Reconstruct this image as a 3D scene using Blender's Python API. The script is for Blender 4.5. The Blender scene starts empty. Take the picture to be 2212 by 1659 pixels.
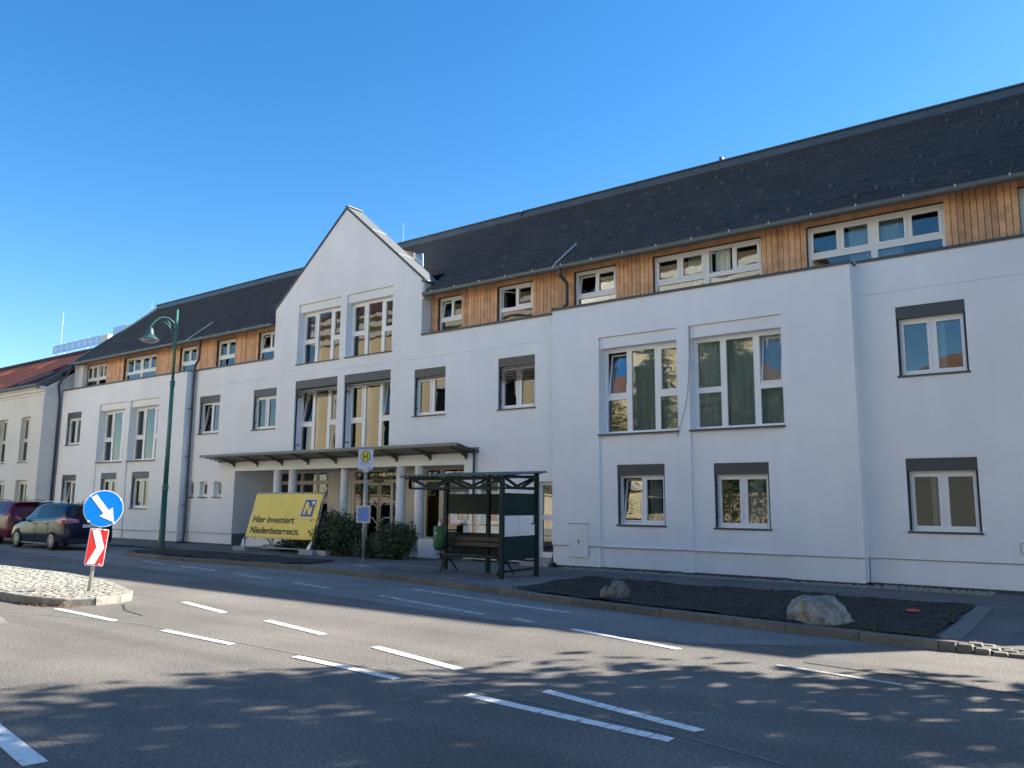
import bpy, math, random
from mathutils import Vector, Matrix, noise
from math import sin, cos, pi, radians, atan2, hypot, sqrt
rnd = random.Random(7)
sc = bpy.context.scene
COL = sc.collection

# ------------------------------------------------------------------ camera
PITCH, ROLL, YAW = 0.146173, 0.00828598, 0.645077
cp, sp, cw, sw = cos(PITCH), sin(PITCH), cos(YAW), sin(YAW)
fwd = Vector((-sw * cp, cw * cp, sp)); rgt = Vector((cw, sw, 0)); upv = rgt.cross(fwd)
r_ = rgt * cos(ROLL) + upv * sin(ROLL); u_ = upv * cos(ROLL) - rgt * sin(ROLL)
cam = bpy.data.cameras.new('camera'); cam.sensor_width = 36; cam.lens = 36 * 1761.24 / 2212
cam.clip_start = 0.05; cam.clip_end = 3000
camo = bpy.data.objects.new('camera', cam); COL.objects.link(camo)
M_ = Matrix((r_, u_, -fwd)).transposed().to_4x4(); M_.translation = Vector((0, 0, 1.65))
camo.matrix_world = M_; sc.camera = camo

# ------------------------------------------------------------------ sky, sun, exposure
SUN_AZ, SUN_EL = radians(50), radians(33.6)
world = bpy.data.worlds.new('World'); sc.world = world; world.use_nodes = True
wn = world.node_tree.nodes; wl = world.node_tree.links
bg = wn['Background']; sky = wn.new('ShaderNodeTexSky'); sky.sky_type = 'NISHITA'
sky.sun_disc = False; sky.sun_elevation = SUN_EL; sky.sun_rotation = pi / 2 - SUN_AZ
sky.air_density = 1.0; sky.dust_density = 0.25; sky.ozone_density = 2.2; sky.altitude = 200
skh = wn.new('ShaderNodeHueSaturation'); skh.inputs['Saturation'].default_value = 1.35
wl.new(sky.outputs[0], skh.inputs['Color']); wl.new(skh.outputs[0], bg.inputs[0]); bg.inputs[1].default_value = 0.08
sl = bpy.data.lights.new('sun', 'SUN'); sl.energy = 5.0; sl.angle = radians(0.53); sl.color = (1, .93, .82)
so = bpy.data.objects.new('sun', sl); COL.objects.link(so)
sd = Vector((cos(SUN_EL) * cos(SUN_AZ), cos(SUN_EL) * sin(SUN_AZ), sin(SUN_EL)))
so.rotation_euler = sd.to_track_quat('Z', 'Y').to_euler(); so.location = (30, 30, 40)
sc.view_settings.view_transform = 'Standard'; sc.view_settings.look = 'None'
sc.view_settings.gamma = 1; sc.view_settings.use_curve_mapping = False
sc.view_settings.exposure = 1.66
sc.cycles.max_bounces = 8; sc.cycles.transparent_max_bounces = 24

# ------------------------------------------------------------------ materials
def mat(name, col, rough=.6, metal=0., spec=.5, var=0., vs=3., bump=0., bs=60., rand=0., col2=None, mixs=None, coat=0., det=4., thr=(.4, .6), spk=0., spks=90., stretch=None, sta=0.):
    m = bpy.data.materials.new(name); m.use_nodes = True
    n = m.node_tree.nodes; l = m.node_tree.links; p = n['Principled BSDF']
    p.inputs['Base Color'].default_value = (*col, 1); p.inputs['Roughness'].default_value = rough
    p.inputs['Metallic'].default_value = metal; p.inputs['Specular IOR Level'].default_value = spec
    if coat: p.inputs['Coat Weight'].default_value = coat; p.inputs['Coat Roughness'].default_value = .03
    geo = n.new('ShaderNodeNewGeometry'); last = None
    def rgb(c):
        q = n.new('ShaderNodeRGB'); q.outputs[0].default_value = (*c, 1); return q.outputs[0]
    def nz(scale, d=det):
        t = n.new('ShaderNodeTexNoise'); t.inputs['Scale'].default_value = scale; t.inputs['Detail'].default_value = d
        t.inputs['Roughness'].default_value = .6; l.new(geo.outputs['Position'], t.inputs['Vector']); return t.outputs['Fac']
    if col2:
        mr = n.new('ShaderNodeMapRange'); mr.inputs[1].default_value = thr[0]; mr.inputs[2].default_value = thr[1]
        l.new(nz(mixs or vs), mr.inputs[0])
        mx = n.new('ShaderNodeMix'); mx.data_type = 'RGBA'; l.new(mr.outputs[0], mx.inputs[0])
        l.new(rgb(col), mx.inputs[6]); l.new(rgb(col2), mx.inputs[7]); last = mx.outputs[2]
    if var:
        mr = n.new('ShaderNodeMapRange'); mr.inputs[1].default_value = .3; mr.inputs[2].default_value = .7
        mr.inputs[3].default_value = 1 - var; mr.inputs[4].default_value = 1 + var; l.new(nz(vs), mr.inputs[0])
        hs = n.new('ShaderNodeHueSaturation'); l.new(mr.outputs[0], hs.inputs['Value']); l.new(last or rgb(col), hs.inputs['Color']); last = hs.outputs[0]
    def vmul(fac, amp, lo=.3, hi=.7):
        mr = n.new('ShaderNodeMapRange'); mr.inputs[1].default_value = lo; mr.inputs[2].default_value = hi
        mr.inputs[3].default_value = 1 - amp; mr.inputs[4].default_value = 1 + amp; l.new(fac, mr.inputs[0])
        hs = n.new('ShaderNodeHueSaturation'); l.new(mr.outputs[0], hs.inputs['Value']); l.new(last or rgb(col), hs.inputs['Color']); return hs.outputs[0]
    if spk: last = vmul(nz(spks, 2), spk)
    if stretch:
        mp = n.new('ShaderNodeMapping'); mp.inputs['Scale'].default_value = stretch; mp.inputs['Rotation'].default_value = (0, 0, radians(9) if stretch[0] < stretch[1] else 0)
        l.new(geo.outputs['Position'], mp.inputs['Vector']); t = n.new('ShaderNodeTexNoise'); t.inputs['Scale'].default_value = 1; t.inputs['Detail'].default_value = 3
        l.new(mp.outputs[0], t.inputs['Vector']); last = vmul(t.outputs['Fac'], sta)
    if rand:
        oi = n.new('ShaderNodeObjectInfo'); mr = n.new('ShaderNodeMapRange'); mr.inputs[3].default_value = 1 - rand; mr.inputs[4].default_value = 1 + rand
        l.new(oi.outputs['Random'], mr.inputs[0]); hs = n.new('ShaderNodeHueSaturation'); l.new(mr.outputs[0], hs.inputs['Value']); l.new(last or rgb(col), hs.inputs['Color']); last = hs.outputs[0]
    if last: l.new(last, p.inputs['Base Color'])
    if bump:
        b = n.new('ShaderNodeBump'); b.inputs['Strength'].default_value = bump; b.inputs['Distance'].default_value = .02
        l.new(nz(bs, 6), b.inputs['Height']); l.new(b.outputs[0], p.inputs['Normal'])
    return m

def glass(name, tint, ior, wob=.0022):
    m = bpy.data.materials.new(name); m.use_nodes = True; n = m.node_tree.nodes; l = m.node_tree.links
    out = n['Material Output']; n.remove(n['Principled BSDF'])
    tr = n.new('ShaderNodeBsdfTransparent'); tr.inputs[0].default_value = (*tint, 1)
    gl = n.new('ShaderNodeBsdfGlossy'); gl.inputs['Roughness'].default_value = 0.0; gl.inputs[0].default_value = (1, 1, 1, 1)
    fr = n.new('ShaderNodeFresnel'); fr.inputs[0].default_value = ior; mx = n.new('ShaderNodeMixShader')
    l.new(fr.outputs[0], mx.inputs[0]); l.new(tr.outputs[0], mx.inputs[1]); l.new(gl.outputs[0], mx.inputs[2]); l.new(mx.outputs[0], out.inputs[0])
    if wob:
        geo = n.new('ShaderNodeNewGeometry'); t = n.new('ShaderNodeTexNoise'); t.inputs['Scale'].default_value = 1.6; t.inputs['Detail'].default_value = 1
        l.new(geo.outputs['Position'], t.inputs['Vector']); b = n.new('ShaderNodeBump'); b.inputs['Strength'].default_value = 1; b.inputs['Distance'].default_value = wob
        l.new(t.outputs['Fac'], b.inputs['Height']); l.new(b.outputs[0], gl.inputs['Normal'])
    return m

PL = mat('white_plaster', (.83, .835, .835), .85, var=.045, vs=.5, bump=.3, bs=90, stretch=(2.2, 2.2, .16), sta=.018)
PLC = mat('cream_plaster', (.68, .66, .61), .85, var=.06, vs=.8, bump=.25, bs=60)
FRAME = mat('white_frame', (.82, .82, .80), .35)
CREAM = mat('cream_frame', (.62, .58, .48), .4)
DARKM = mat('anthracite_metal', (.055, .06, .065), .45, spec=.5, var=.06)
GUT = mat('gutter_metal', (.115, .132, .135), .42, metal=.3, var=.08)
FASC = mat('ridge_sheet_metal', (.075, .088, .095), .4, metal=.3, var=.12, vs=1.2)
ZINC = mat('zinc_sheet', (.14, .145, .143), .55, metal=.2, var=.06)
STEEL = mat('galvanised_steel', (.45, .45, .43), .42, metal=.6, var=.1)
WIRE = mat('lightning_wire', (.62, .62, .58), .4, metal=.4)
TILE = mat('slate_tile', (.058, .060, .063), .66, var=.2, vs=1.2, rand=.1, stretch=(.5, 3, 3), sta=.12)
TILEB = mat('roof_underlay', (.02, .02, .023), .9)
WOOD = mat('larch_board', (.64, .345, .175), .6, var=.25, vs=4, rand=.22)
GLASS = glass('window_glass', (.80, .84, .83), 1.75)
CURT = mat('curtain_cloth', (.62, .66, .62), .9)
CURTW = mat('white_curtain_cloth', (.72, .72, .70), .9)
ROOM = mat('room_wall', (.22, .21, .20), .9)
ASPH = mat('road_asphalt', (.156, .143, .125), .85, var=.2, vs=.5, bump=.8, bs=75, spk=.5, spks=38, stretch=(.12, 1.6, 1), sta=.16)
ASPL = mat('pale_asphalt', (.215, .205, .19), .85, var=.18, vs=.6, bump=.7, bs=75, spk=.4, spks=38, stretch=(.15, 1.4, 1), sta=.12)
PAVE = mat('pavement_asphalt', (.125, .122, .118), .85, var=.25, vs=.5, bump=.5, bs=50, spk=.35, spks=40)
SLAB = mat('pale_concrete', (.17, .168, .16), .85, var=.15, vs=1, bump=.3, bs=40)
SEAM = mat('joint_filler', (.20, .19, .165), .8, var=.2, vs=5)
TAR = mat('tar_joint', (.035, .035, .037), .7)
MARK = mat('road_paint', (.84, .82, .77), .7, col2=(.30, .28, .25), mixs=9, thr=(.55, .74), spk=.12, spks=60)
MARKW = mat('worn_road_paint', (.50, .49, .46), .8, col2=(.26, .25, .235), mixs=5, thr=(.42, .66))
GRANPALE = mat('pale_granite', (.27, .255, .215), .8, var=.3, vs=7, bump=.5, bs=25, rand=.15)
GRANITE = mat('granite', (.135, .125, .10), .8, var=.25, vs=7, bump=.5, bs=25, rand=.15)
COBB = mat('cobble_granite', (.25, .24, .205), .8, var=.2, vs=12, rand=.18, bump=.3, bs=40)
SOIL = mat('dark_soil', (.020, .017, .015), .95, var=.5, vs=3, bump=1, bs=18, col2=(.035, .042, .02), mixs=1.2, thr=(.55, .75))
PEBBLE = mat('pale_gravel', (.34, .32, .26), .8, rand=.2)
ROCKM = mat('lichen_rock', (.26, .25, .225), .9, var=.55, vs=7, bump=1, bs=22, col2=(.27, .25, .09), mixs=3.2, thr=(.55, .7))
ROCKD = mat('rough_dark_rock', (.17, .155, .13), .9, var=.45, vs=11, bump=1, bs=16)
GREEN = mat('green_paint', (.018, .085, .062), .4, var=.1)
LAMPG = mat('lamp_green_paint', (.045, .17, .12), .38, var=.1)
LAMPD = mat('lamp_shade_paint', (.03, .075, .075), .35)
SHELT = mat('shelter_green_paint', (.006, .026, .022), .55, spec=.25, var=.12)
SHELR = mat('shelter_roof_sheet', (.075, .105, .10), .5, var=.15, vs=8)
BENCHW = mat('bench_board', (.035, .022, .019), .6, var=.2, vs=8)
IRON = mat('cast_iron', (.012, .012, .013), .5)
PERSP = glass('shelter_glass', (.93, .95, .93), 1.35, 0)
YEL = mat('yellow_banner', (.92, .69, .12), .55, var=.05, vs=3)
BLUE = mat('sign_blue', (.0, .20, .74), .5, spec=.2)
RED = mat('sign_red', (.75, .02, .02), .35)
WHITE = mat('sign_white', (.82, .82, .80), .35)
LBLUE = mat('paper_blue', (.10, .26, .62), .5)
PALES = mat('sign_pale', (.42, .53, .74), .4)
YSIGN = mat('stop_yellow', (.62, .55, .03), .45)
DGREEN = mat('stop_green', (.02, .10, .05), .45)
INK = mat('dark_ink', (.03, .025, .02), .6)
LOGO = mat('logo_blue', (.045, .07, .28), .5)
CONC = mat('concrete', (.36, .345, .31), .85, var=.2, vs=9, bump=.3)
LEAF = mat('laurel_leaf', (.028, .058, .02), .4, var=.75, vs=14, col2=(.055, .085, .025), mixs=3, thr=(.45, .6))
LEAFL = mat('pale_leaf', (.09, .12, .05), .5, var=.3, vs=9)
TLEAF = mat('tree_leaf', (.055, .095, .03), .6, var=.5, vs=1.5)
NEEDLE = mat('conifer_needle', (.05, .11, .035), .6, var=.5, vs=1.5)
BARK = mat('bark', (.09, .07, .055), .9, var=.3, vs=5)
RTILE = mat('red_clay_tile', (.075, .022, .015), .7, var=.35, vs=2, rand=.25, col2=(.26, .075, .03), mixs=.55, thr=(.56, .68))
YWALL = mat('yellow_render', (.80, .67, .42), .85, var=.05)
PEACH = mat('peach_render', (.46, .37, .28), .85, var=.08)
STONEW = mat('pale_stone', (.72, .68, .6), .8)
CARB = mat('navy_car_paint', (.010, .014, .034), .2, spec=.32, coat=.08)
CARR = mat('maroon_car_paint', (.10, .008, .022), .2, spec=.32, coat=.08)
CGLASS = mat('car_glass', (.008, .010, .012), .04, spec=.28)
TYRE = mat('tyre_rubber', (.012, .012, .012), .8)
ALLOY = mat('alloy', (.5, .5, .48), .3, metal=.8)
CHROME = mat('chrome', (.7, .7, .7), .12, metal=1)
TAIL = mat('tail_lamp_red', (.45, .01, .015), .15, coat=1)
LENS = mat('tail_lamp_clear', (.45, .42, .42), .15, coat=1)
BPLAST = mat('black_plastic', (.018, .018, .019), .6)
GROUND = mat('bare_ground', (.12, .11, .09), .95, var=.2, vs=.2)
BALU = mat('blue_glass_panel', (.36, .52, .78), .3, var=.05)
BALD = mat('pale_blue_panel', (.52, .66, .88), .3)
ORANGE = mat('orange_plastic', (.62, .10, .03), .5)
DRYL = mat('dry_leaf', (.28, .13, .035), .8, var=.4, vs=30)
GRASSM = mat('grass_blade', (.055, .08, .025), .7, var=.3, vs=20)
SKYP = mat('meter_cover', (.80, .80, .80), .5)

# ------------------------------------------------------------------ mesh helpers
LOCAL = set(); WLOC = {}
class MB:
    def __init__(s): s.v = []; s.f = []
    def add(s, vs, fs):
        o = len(s.v); s.v += [tuple(p) for p in vs]; s.f += [tuple(o + i for i in f) for f in fs]; return s
    def box(s, x0, x1, y0, y1, z0, z1):
        return s.add([(x0,y0,z0),(x1,y0,z0),(x1,y1,z0),(x0,y1,z0),(x0,y0,z1),(x1,y0,z1),(x1,y1,z1),(x0,y1,z1)],
            [(0,3,2,1),(4,5,6,7),(0,1,5,4),(1,2,6,5),(2,3,7,6),(3,0,4,7)])
    def quad(s, *p): return s.add(p, [tuple(range(len(p)))])
    def prism(s, poly, ext):
        n = len(poly); e = Vector(ext); a = [Vector(p) for p in poly]; b = [p + e for p in a]
        return s.add(a + b, [tuple(range(n))[::-1], tuple(range(n, 2 * n))] + [(i, (i + 1) % n, n + (i + 1) % n, n + i) for i in range(n)])
    def bar(s, p, q, w, h=None, up=(0, 0, 1)):
        p = Vector(p); q = Vector(q); d = (q - p).normalized(); u = Vector(up)
        if abs(d.dot(u)) > .98: u = Vector((0, 1, 0))
        x = d.cross(u).normalized(); y = x.cross(d); h = h or w; x = x * w / 2; y = y * h / 2
        return s.add([p-x-y, p+x-y, p+x+y, p-x+y, q-x-y, q+x-y, q+x+y, q-x+y], [(0,3,2,1),(4,5,6,7),(0,1,5,4),(1,2,6,5),(2,3,7,6),(3,0,4,7)])
    def tube(s, pts, r, n=8):
        pts = [Vector(p) for p in pts]; k = len(pts); rs = r if isinstance(r, (list, tuple)) else [r] * k
        vs = []; ref = None
        for i, p in enumerate(pts):
            d = (pts[min(i + 1, k - 1)] - pts[max(i - 1, 0)]).normalized()
            if ref is None: ref = Vector((1, 0, 0)) if abs(d.x) < .9 else Vector((0, 1, 0))
            x = (ref - d * ref.dot(d)).normalized(); ref = x; y = d.cross(x)
            vs += [p + (x * cos(2 * pi * j / n) + y * sin(2 * pi * j / n)) * rs[i] for j in range(n)]
        fs = [(i*n+j, i*n+(j+1)%n, (i+1)*n+(j+1)%n, (i+1)*n+j) for i in range(k-1) for j in range(n)]
        fs += [tuple(range(n))[::-1], tuple(range((k-1)*n, k*n))]
        return s.add(vs, fs)
    def lathe(s, prof, c=(0, 0, 0), n=16, axis='z'):
        k = len(prof); vs = []
        for r, z in prof:
            for j in range(n):
                a = 2 * pi * j / n
                q = (r*cos(a), r*sin(a), z) if axis == 'z' else (r*cos(a), z, r*sin(a))
                vs.append((c[0]+q[0], c[1]+q[1], c[2]+q[2]))
        fs = [(i*n+j, i*n+(j+1)%n, (i+1)*n+(j+1)%n, (i+1)*n+j) for i in range(k-1) for j in range(n)]
        fs += [tuple(range(n))[::-1], tuple(range((k-1)*n, k*n))]
        return s.add(vs, fs)
    def holes(s, x0, x1, z0, z1, Y, hs):
        xs = sorted({x0, x1} | {min(max(c, x0), x1) for h in hs for c in h[:2]}); zs = sorted({z0, z1} | {min(max(c, z0), z1) for h in hs for c in h[2:4]})
        for a, b in zip(xs, xs[1:]):
            for c, d in zip(zs, zs[1:]):
                mx, mz = (a + b) / 2, (c + d) / 2
                if b - a < 1e-6 or d - c < 1e-6 or any(h[0] < mx < h[1] and h[2] < mz < h[3] for h in hs): continue
                s.quad((a, Y, c), (b, Y, c), (b, Y, d), (a, Y, d))
        for h in hs:
            a, b, c, d, e = h[:5]; T = Y + e
            if not e: continue
            s.quad((a, Y, c), (a, Y, d), (a, T, d), (a, T, c)); s.quad((b, Y, c), (b, T, c), (b, T, d), (b, Y, d))
            s.quad((a, Y, d), (b, Y, d), (b, T, d), (a, T, d)); s.quad((a, Y, c), (a, T, c), (b, T, c), (b, Y, c))
        return s
    def xf(s, M): s.v = [tuple(M @ Vector(p)) for p in s.v]; return s
    def mesh(s, name, m, smooth=False):
        me = bpy.data.meshes.new(name); me.from_pydata(s.v, [], s.f); me.materials.append(m)
        if smooth: me.polygons.foreach_set('use_smooth', [True] * len(me.polygons))
        me.update(); return me
    def build(s, name, m, parent=None, label=None, smooth=False, bevel=0, loc=None):
        o = bpy.data.objects.new(name, s.mesh(name, m, smooth)); COL.objects.link(o)
        if bevel:
            b = o.modifiers.new('bevel', 'BEVEL'); b.width = bevel; b.segments = 2; b.limit_method = 'ANGLE'
        return attach(o, parent, label, loc)
def attach(o, parent=None, label=None, loc=None):
    if loc is not None: o.location = loc
    if parent is not None:
        o.parent = parent
        if parent.name not in LOCAL and parent.name in WLOC: o.matrix_parent_inverse = Matrix.Translation(-WLOC[parent.name])
    if label: o['label'] = label
    return o
def inst(src, parent, loc, rot=None, name=None, scale=None):
    o = bpy.data.objects.new(name or src.name.split('.')[0], src.data if isinstance(src, bpy.types.Object) else src); COL.objects.link(o)
    if rot: o.rotation_euler = rot
    if scale: o.scale = scale
    return attach(o, parent, None, loc)
def thing(name, label, cat, loc=(0, 0, 0), rotz=0., group=None, local=False, kind=None):
    o = bpy.data.objects.new(name, None); COL.objects.link(o); o.empty_display_size = .3
    o.location = loc; o.rotation_euler = (0, 0, rotz); o['label'] = label
    if kind: o['kind'] = kind
    else: o['category'] = cat
    if group: o['group'] = group
    if local: LOCAL.add(o.name)
    else: WLOC[o.name] = Vector(loc)
    return o
def tag(o, label, cat=None, kind=None, group=None):
    o['label'] = label
    if cat: o['category'] = cat
    if kind: o['kind'] = kind
    if group: o['group'] = group
    return o

# ------------------------------------------------------------------ ground, road, pavement
KERB = [(-27.0,16.0),(-26.3,14.9),(-25.3,13.55),(-24.3,13.02),(-22.5,12.92),(-20,13.08),(-17.4,13.22),(-14.6,13.1),(-12,12.75),(-9.15,12.12),(-8.5,11.86),(-5.85,11.36),(-4,11.08),(-2.5,10.92),(-1.75,10.88)]
def kerb_y(x):
    for (a, b), (c, d) in zip(KERB, KERB[1:]):
        if a <= x <= c: return b + (d - b) * (x - a) / (c - a)
    return KERB[-1][1] if x > KERB[-1][0] else 15.7
def pave_z(x, y):
    k = kerb_y(x); top = .10 if -27 < x <= -1.75 else max(.03, .10 - .07 * (x + 1.75) / .4) if x > -1.75 else .03
    t = min(1, max(0, (y - k) / (18.9 - k))); return top + (-.05 - top) * t

MB().quad((-600,-600,-.25),(600,-600,-.25),(600,600,-.25),(-600,600,-.25)).build('ground', GROUND).__setitem__('kind', 'structure')
bpy.data.objects['ground']['label'] = 'bare ground far beyond the street'
rx = [-160,-80,-40,-27.05]; road = MB()
pts = [(x, 15.7) for x in rx] + KERB + [(-1.35, 10.87), (2, 10.8), (40, 10.6)]
for (a, b), (c, d) in zip(pts, pts[1:]):
    road.quad((a, 1.0, 0), (c, 1.0, 0), (c, d + .1, 0), (a, b + .1, 0))
road = tag(road.build('road', ASPH), 'grey asphalt road with broken white lane lines', kind='structure')
lane = [(-80,14),(-40,13.0),(-30.6,12.04),(-21.4,11.24),(-15.1,10.45),(-11.1,9.98),(-8.0,9.55),(-5.9,9.3),(-4.4,9.45),(-3.2,10.2),(-2.4,10.9)]
ll = MB()
for (a, b), (c, d) in zip(lane, lane[1:]):
    ta = kerb_y(a) - .003 if a > -26.9 else 15.65; tc = kerb_y(c) - .003 if c > -26.9 else 15.65
    ll.quad((a, b, .004), (c, d, .004), (c, tc, .004), (a, ta, .004))
ll.build('bus_bay_asphalt', ASPL, road, 'paler asphalt of the bus bay beside the kerb')
pv = MB()
row = [(-160, 15.7), (-80, 15.7), (-40, 15.7), (-27.05, 15.7)] + KERB + [(-1.35, 10.87), (2, 10.8), (40, 10.6)]
for (a, b), (c, d) in zip(row, row[1:]):
    za = .10 if -27 < a <= -1.75 else .03; zc = .10 if -27 < c <= -1.75 else .03
    pv.quad((a, b + .12, za), (c, d + .12, zc), (c, 18.9, -.05), (a, 18.9, -.05)); pv.quad((a, 18.9, -.05), (c, 18.9, -.05), (c, 22.5, -.05), (a, 22.5, -.05))
pave = tag(pv.build('pavement', PAVE), 'dark asphalt pavement in front of the building', kind='structure')
op = MB().box(-160, 60, -3.2, .98, -.2, .12)
tag(op.build('opposite_pavement', mat('bounce_slabs', (.27, .265, .25), .85, var=.1, vs=1)), 'pavement on the near side of the road', kind='structure')  # out of view; slabs made pale to bounce light onto the facade
tag(MB().quad((-160,-60,-.02),(60,-60,-.02),(60,-3.2,-.02),(-160,-3.2,-.02)).build('bounce_forecourt', mat('bounce_gravel', (.33, .315, .28), .95, var=.15, vs=1)), 'unseen pale gravel added on the near side of the road to bounce light', kind='structure')  # unseen ground, added pale to throw warm light onto the shaded front

# shelter standing: paler concrete plate
cpz = lambda x, y: (x, y, pave_z(x, y) + .004)
MB().quad(*[cpz(*p) for p in ((-16.6, 13.4), (-14.6, 13.28), (-12, 12.93), (-9.3, 12.35), (-10.0, 16.1), (-16.6, 16.3))]).build('concrete_plate', SLAB, pave, 'pale plate under the bus shelter')
for q in (((-15.2,13.55),(-14.0,13.5),(-14.1,13.8),(-15.2,13.85)), ((-14.4,14.6),(-13.5,14.55),(-13.5,14.75),(-14.4,14.8)), ((-11.9,13.25),(-11.3,13.2),(-11.3,13.45),(-11.9,13.5))):
    MB().quad(*[(x, y, pave_z(x, y) + .008) for x, y in q]).build('repair_patch', mat('patch', (.24, .235, .22), .85), pave)
MB().quad(*[(x, y, pave_z(x, y) + .004) for x, y in ((-10.1,16.2),(-5.8,15.95),(-2.3,15.95),(6,16.2),(6,16.45),(-2.3,16.2),(-5.8,16.2),(-10.1,16.45))]).build('edging_strip', SLAB, pave)

# kerb stones, each its own piece
kerb = thing('kerb', 'granite kerb along the far side of the road', None, (-12, 12.8, 0), kind='structure')
def kerb_run(root, pl, top, base, wid, step, side=1, name='kerb_stone', m=GRANITE):
    P = [Vector((x, y, 0)) for x, y in pl]; L = [0]
    for a, b in zip(P, P[1:]): L.append(L[-1] + (b - a).length)
    def at(s):
        for i in range(len(P) - 1):
            if s <= L[i + 1] + 1e-6: return P[i].lerp(P[i + 1], (s - L[i]) / (L[i + 1] - L[i]))
        return P[-1]
    s = 0
    while s < L[-1] - .15:
        e = min(L[-1], s + step * rnd.uniform(.85, 1.15)); a = at(s + .006); b = at(e - .006); d = (b - a).normalized(); nrm = Vector((-d.y, d.x, 0)) * side
        t = top + rnd.uniform(-.006, .006); w = wid + rnd.uniform(-.01, .01); o = nrm * rnd.uniform(-.008, .008); ch = .018
        pr = [(0, base), (0.0, t - ch), (ch, t), (w, t), (w, base)]
        mb = MB(); A = [a + o + nrm * x + Vector((0, 0, z)) for x, z in pr]; B = [b + o + nrm * x + Vector((0, 0, z)) for x, z in pr]
        n = len(pr); mb.add(A + B, [tuple(range(n)), tuple(range(n, 2*n))[::-1]] + [(i, n + i, n + (i+1) % n, (i+1) % n) for i in range(n)])
        mb.build(name, m, root); s = e
kerb_run(kerb, KERB[1:], .115, -.2, .15, 1.0)
# low setts across the drive at the right
setts = thing('sett_strip', 'two rows of grey setts across the dropped kerb', None, (0, 11, 0), kind='structure')
def sett_mesh(w, l, h):
    c = .16; mb = MB(); a, b = w/2, l/2
    lo = [(-a,-b,0),(a,-b,0),(a,b,0),(-a,b,0)]; mi = [(x, y, h*.8) for x, y, _ in lo]; hi = [(x*(1-c), y*(1-c), h) for x, y, _ in lo]
    return mb.add(lo + mi + hi, [(i, (i+1) % 4, 4+(i+1) % 4, 4+i) for i in range(4)] + [(4+i, 4+(i+1) % 4, 8+(i+1) % 4, 8+i) for i in range(4)] + [(8,9,10,11)])
sett_m = [sett_mesh(.15, .16, .1).mesh('sett', GRANITE), sett_mesh(.165, .15, .1).mesh('sett', GRANITE)]
for r in range(3):
    for i in range(22):
        inst(rnd.choice(sett_m), setts, (-1.66 + i * .175 + (r % 2) * .08, 10.97 + r * .17, max(-.06, .006 - .07 * max(0, (-1.66 + i * .175 + 1.75) / .4)) + rnd.uniform(-.006, .006)), (0, 0, rnd.uniform(-.06, .06)), 'sett')
es = MB()
for k in range(9):
    a, b = k / 9, (k + 1) / 9 - .004; q = []
    for t in (a, b):
        y = 11.2 + 4.75 * t; xc = -1.86 - .22 * t
        q += [(xc - .12, y), (xc + .12, y)]
    lo = [(x, y, pave_z(x, y) - .02) for x, y in (q[0], q[1], q[3], q[2])]; hi = [(x, y, pave_z(x, y) + .022) for x, y in (q[0], q[1], q[3], q[2])]
    MB().add(lo + hi, [(4, 5, 6, 7), (0, 1, 5, 4), (1, 2, 6, 5), (2, 3, 7, 6), (3, 0, 4, 7)]).build('edging_stone', SLAB, pave)

# soil beds
def bed(label, poly, name='soil_bed'):
    xs = [p[0] for p in poly]; ys = [p[1] for p in poly]; mb = MB(); st = .11; idx = {}
    def inside(x, y):
        c = False; n = len(poly)
        for i in range(n):
            (x1, y1), (x2, y2) = poly[i], poly[i-1]
            if (y1 > y) != (y2 > y) and x < (x2-x1)*(y-y1)/(y2-y1)+x1: c = not c
        return c
    nx = int((max(xs)-min(xs))/st)+2; ny = int((max(ys)-min(ys))/st)+2
    for i in range(nx):
        for j in range(ny):
            x = min(xs)+i*st; y = min(ys)+j*st
            idx[i,j] = len(mb.v); q = noise.noise((x*1.3, y*1.3, 3))*.035 + noise.noise((x*4, y*4, 1))*.02
            mb.v.append((x, y, pave_z(x, y)+.035+q))
    for i in range(nx-1):
        for j in range(ny-1):
            if inside(min(xs)+(i+.5)*st, min(ys)+(j+.5)*st): mb.f.append((idx[i,j], idx[i+1,j], idx[i+1,j+1], idx[i,j+1]))
    return tag(mb.build(name, SOIL, smooth=True), label, kind='structure')
bedR_poly = [(-9.25,12.35),(-8.4,12.05),(-5.85,11.58),(-4,11.3),(-2.02,11.15),(-2.24,15.95),(-5.8,15.92),(-10.0,16.15)]
bed('dark soil bed with two boulders beside the kerb', bedR_poly)
bed('narrow dark soil bed behind the kerb near the street lamp', [(-25.3,13.9),(-24.2,13.25),(-22.5,13.15),(-20,13.3),(-17.4,13.4),(-17.0,14.0),(-17.8,15.6),(-24.4,15.6)])

cl = MB(); wd = MB()
def in_poly(x, y, poly):
    c = False
    for i in range(len(poly)):
        (x1, y1), (x2, y2) = poly[i], poly[i-1]
        if (y1 > y) != (y2 > y) and x < (x2-x1)*(y-y1)/(y2-y1)+x1: c = not c
    return c
for i in range(2600):
    x = rnd.uniform(-9.8, -2.1); y = rnd.uniform(11.3, 16.1)
    if not in_poly(x, y, bedR_poly): continue
    r = rnd.uniform(.006, .024); z = pave_z(x, y) + .035 + noise.noise((x*1.3, y*1.3, 3))*.035
    cl.add([(x-r,y+rnd.uniform(-r,r)*.4,z),(x,y-r,z),(x+r,y,z+rnd.uniform(-.2,.2)*r),(x,y+r,z),(x+rnd.uniform(-r,r)*.4,y,z+r*.8),(x,y,z-r)], [(0,1,4),(1,2,4),(2,3,4),(3,0,4),(1,0,5),(2,1,5),(3,2,5),(0,3,5)])
    if rnd.random() < .04:
        for k in range(6):
            a = rnd.uniform(0, 6.28); h = rnd.uniform(.02, .07); wd.add([(x, y, z), (x + .012, y + .004, z), (x + .05*cos(a), y + .05*sin(a), z + h)], [(0, 1, 2)])
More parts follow.
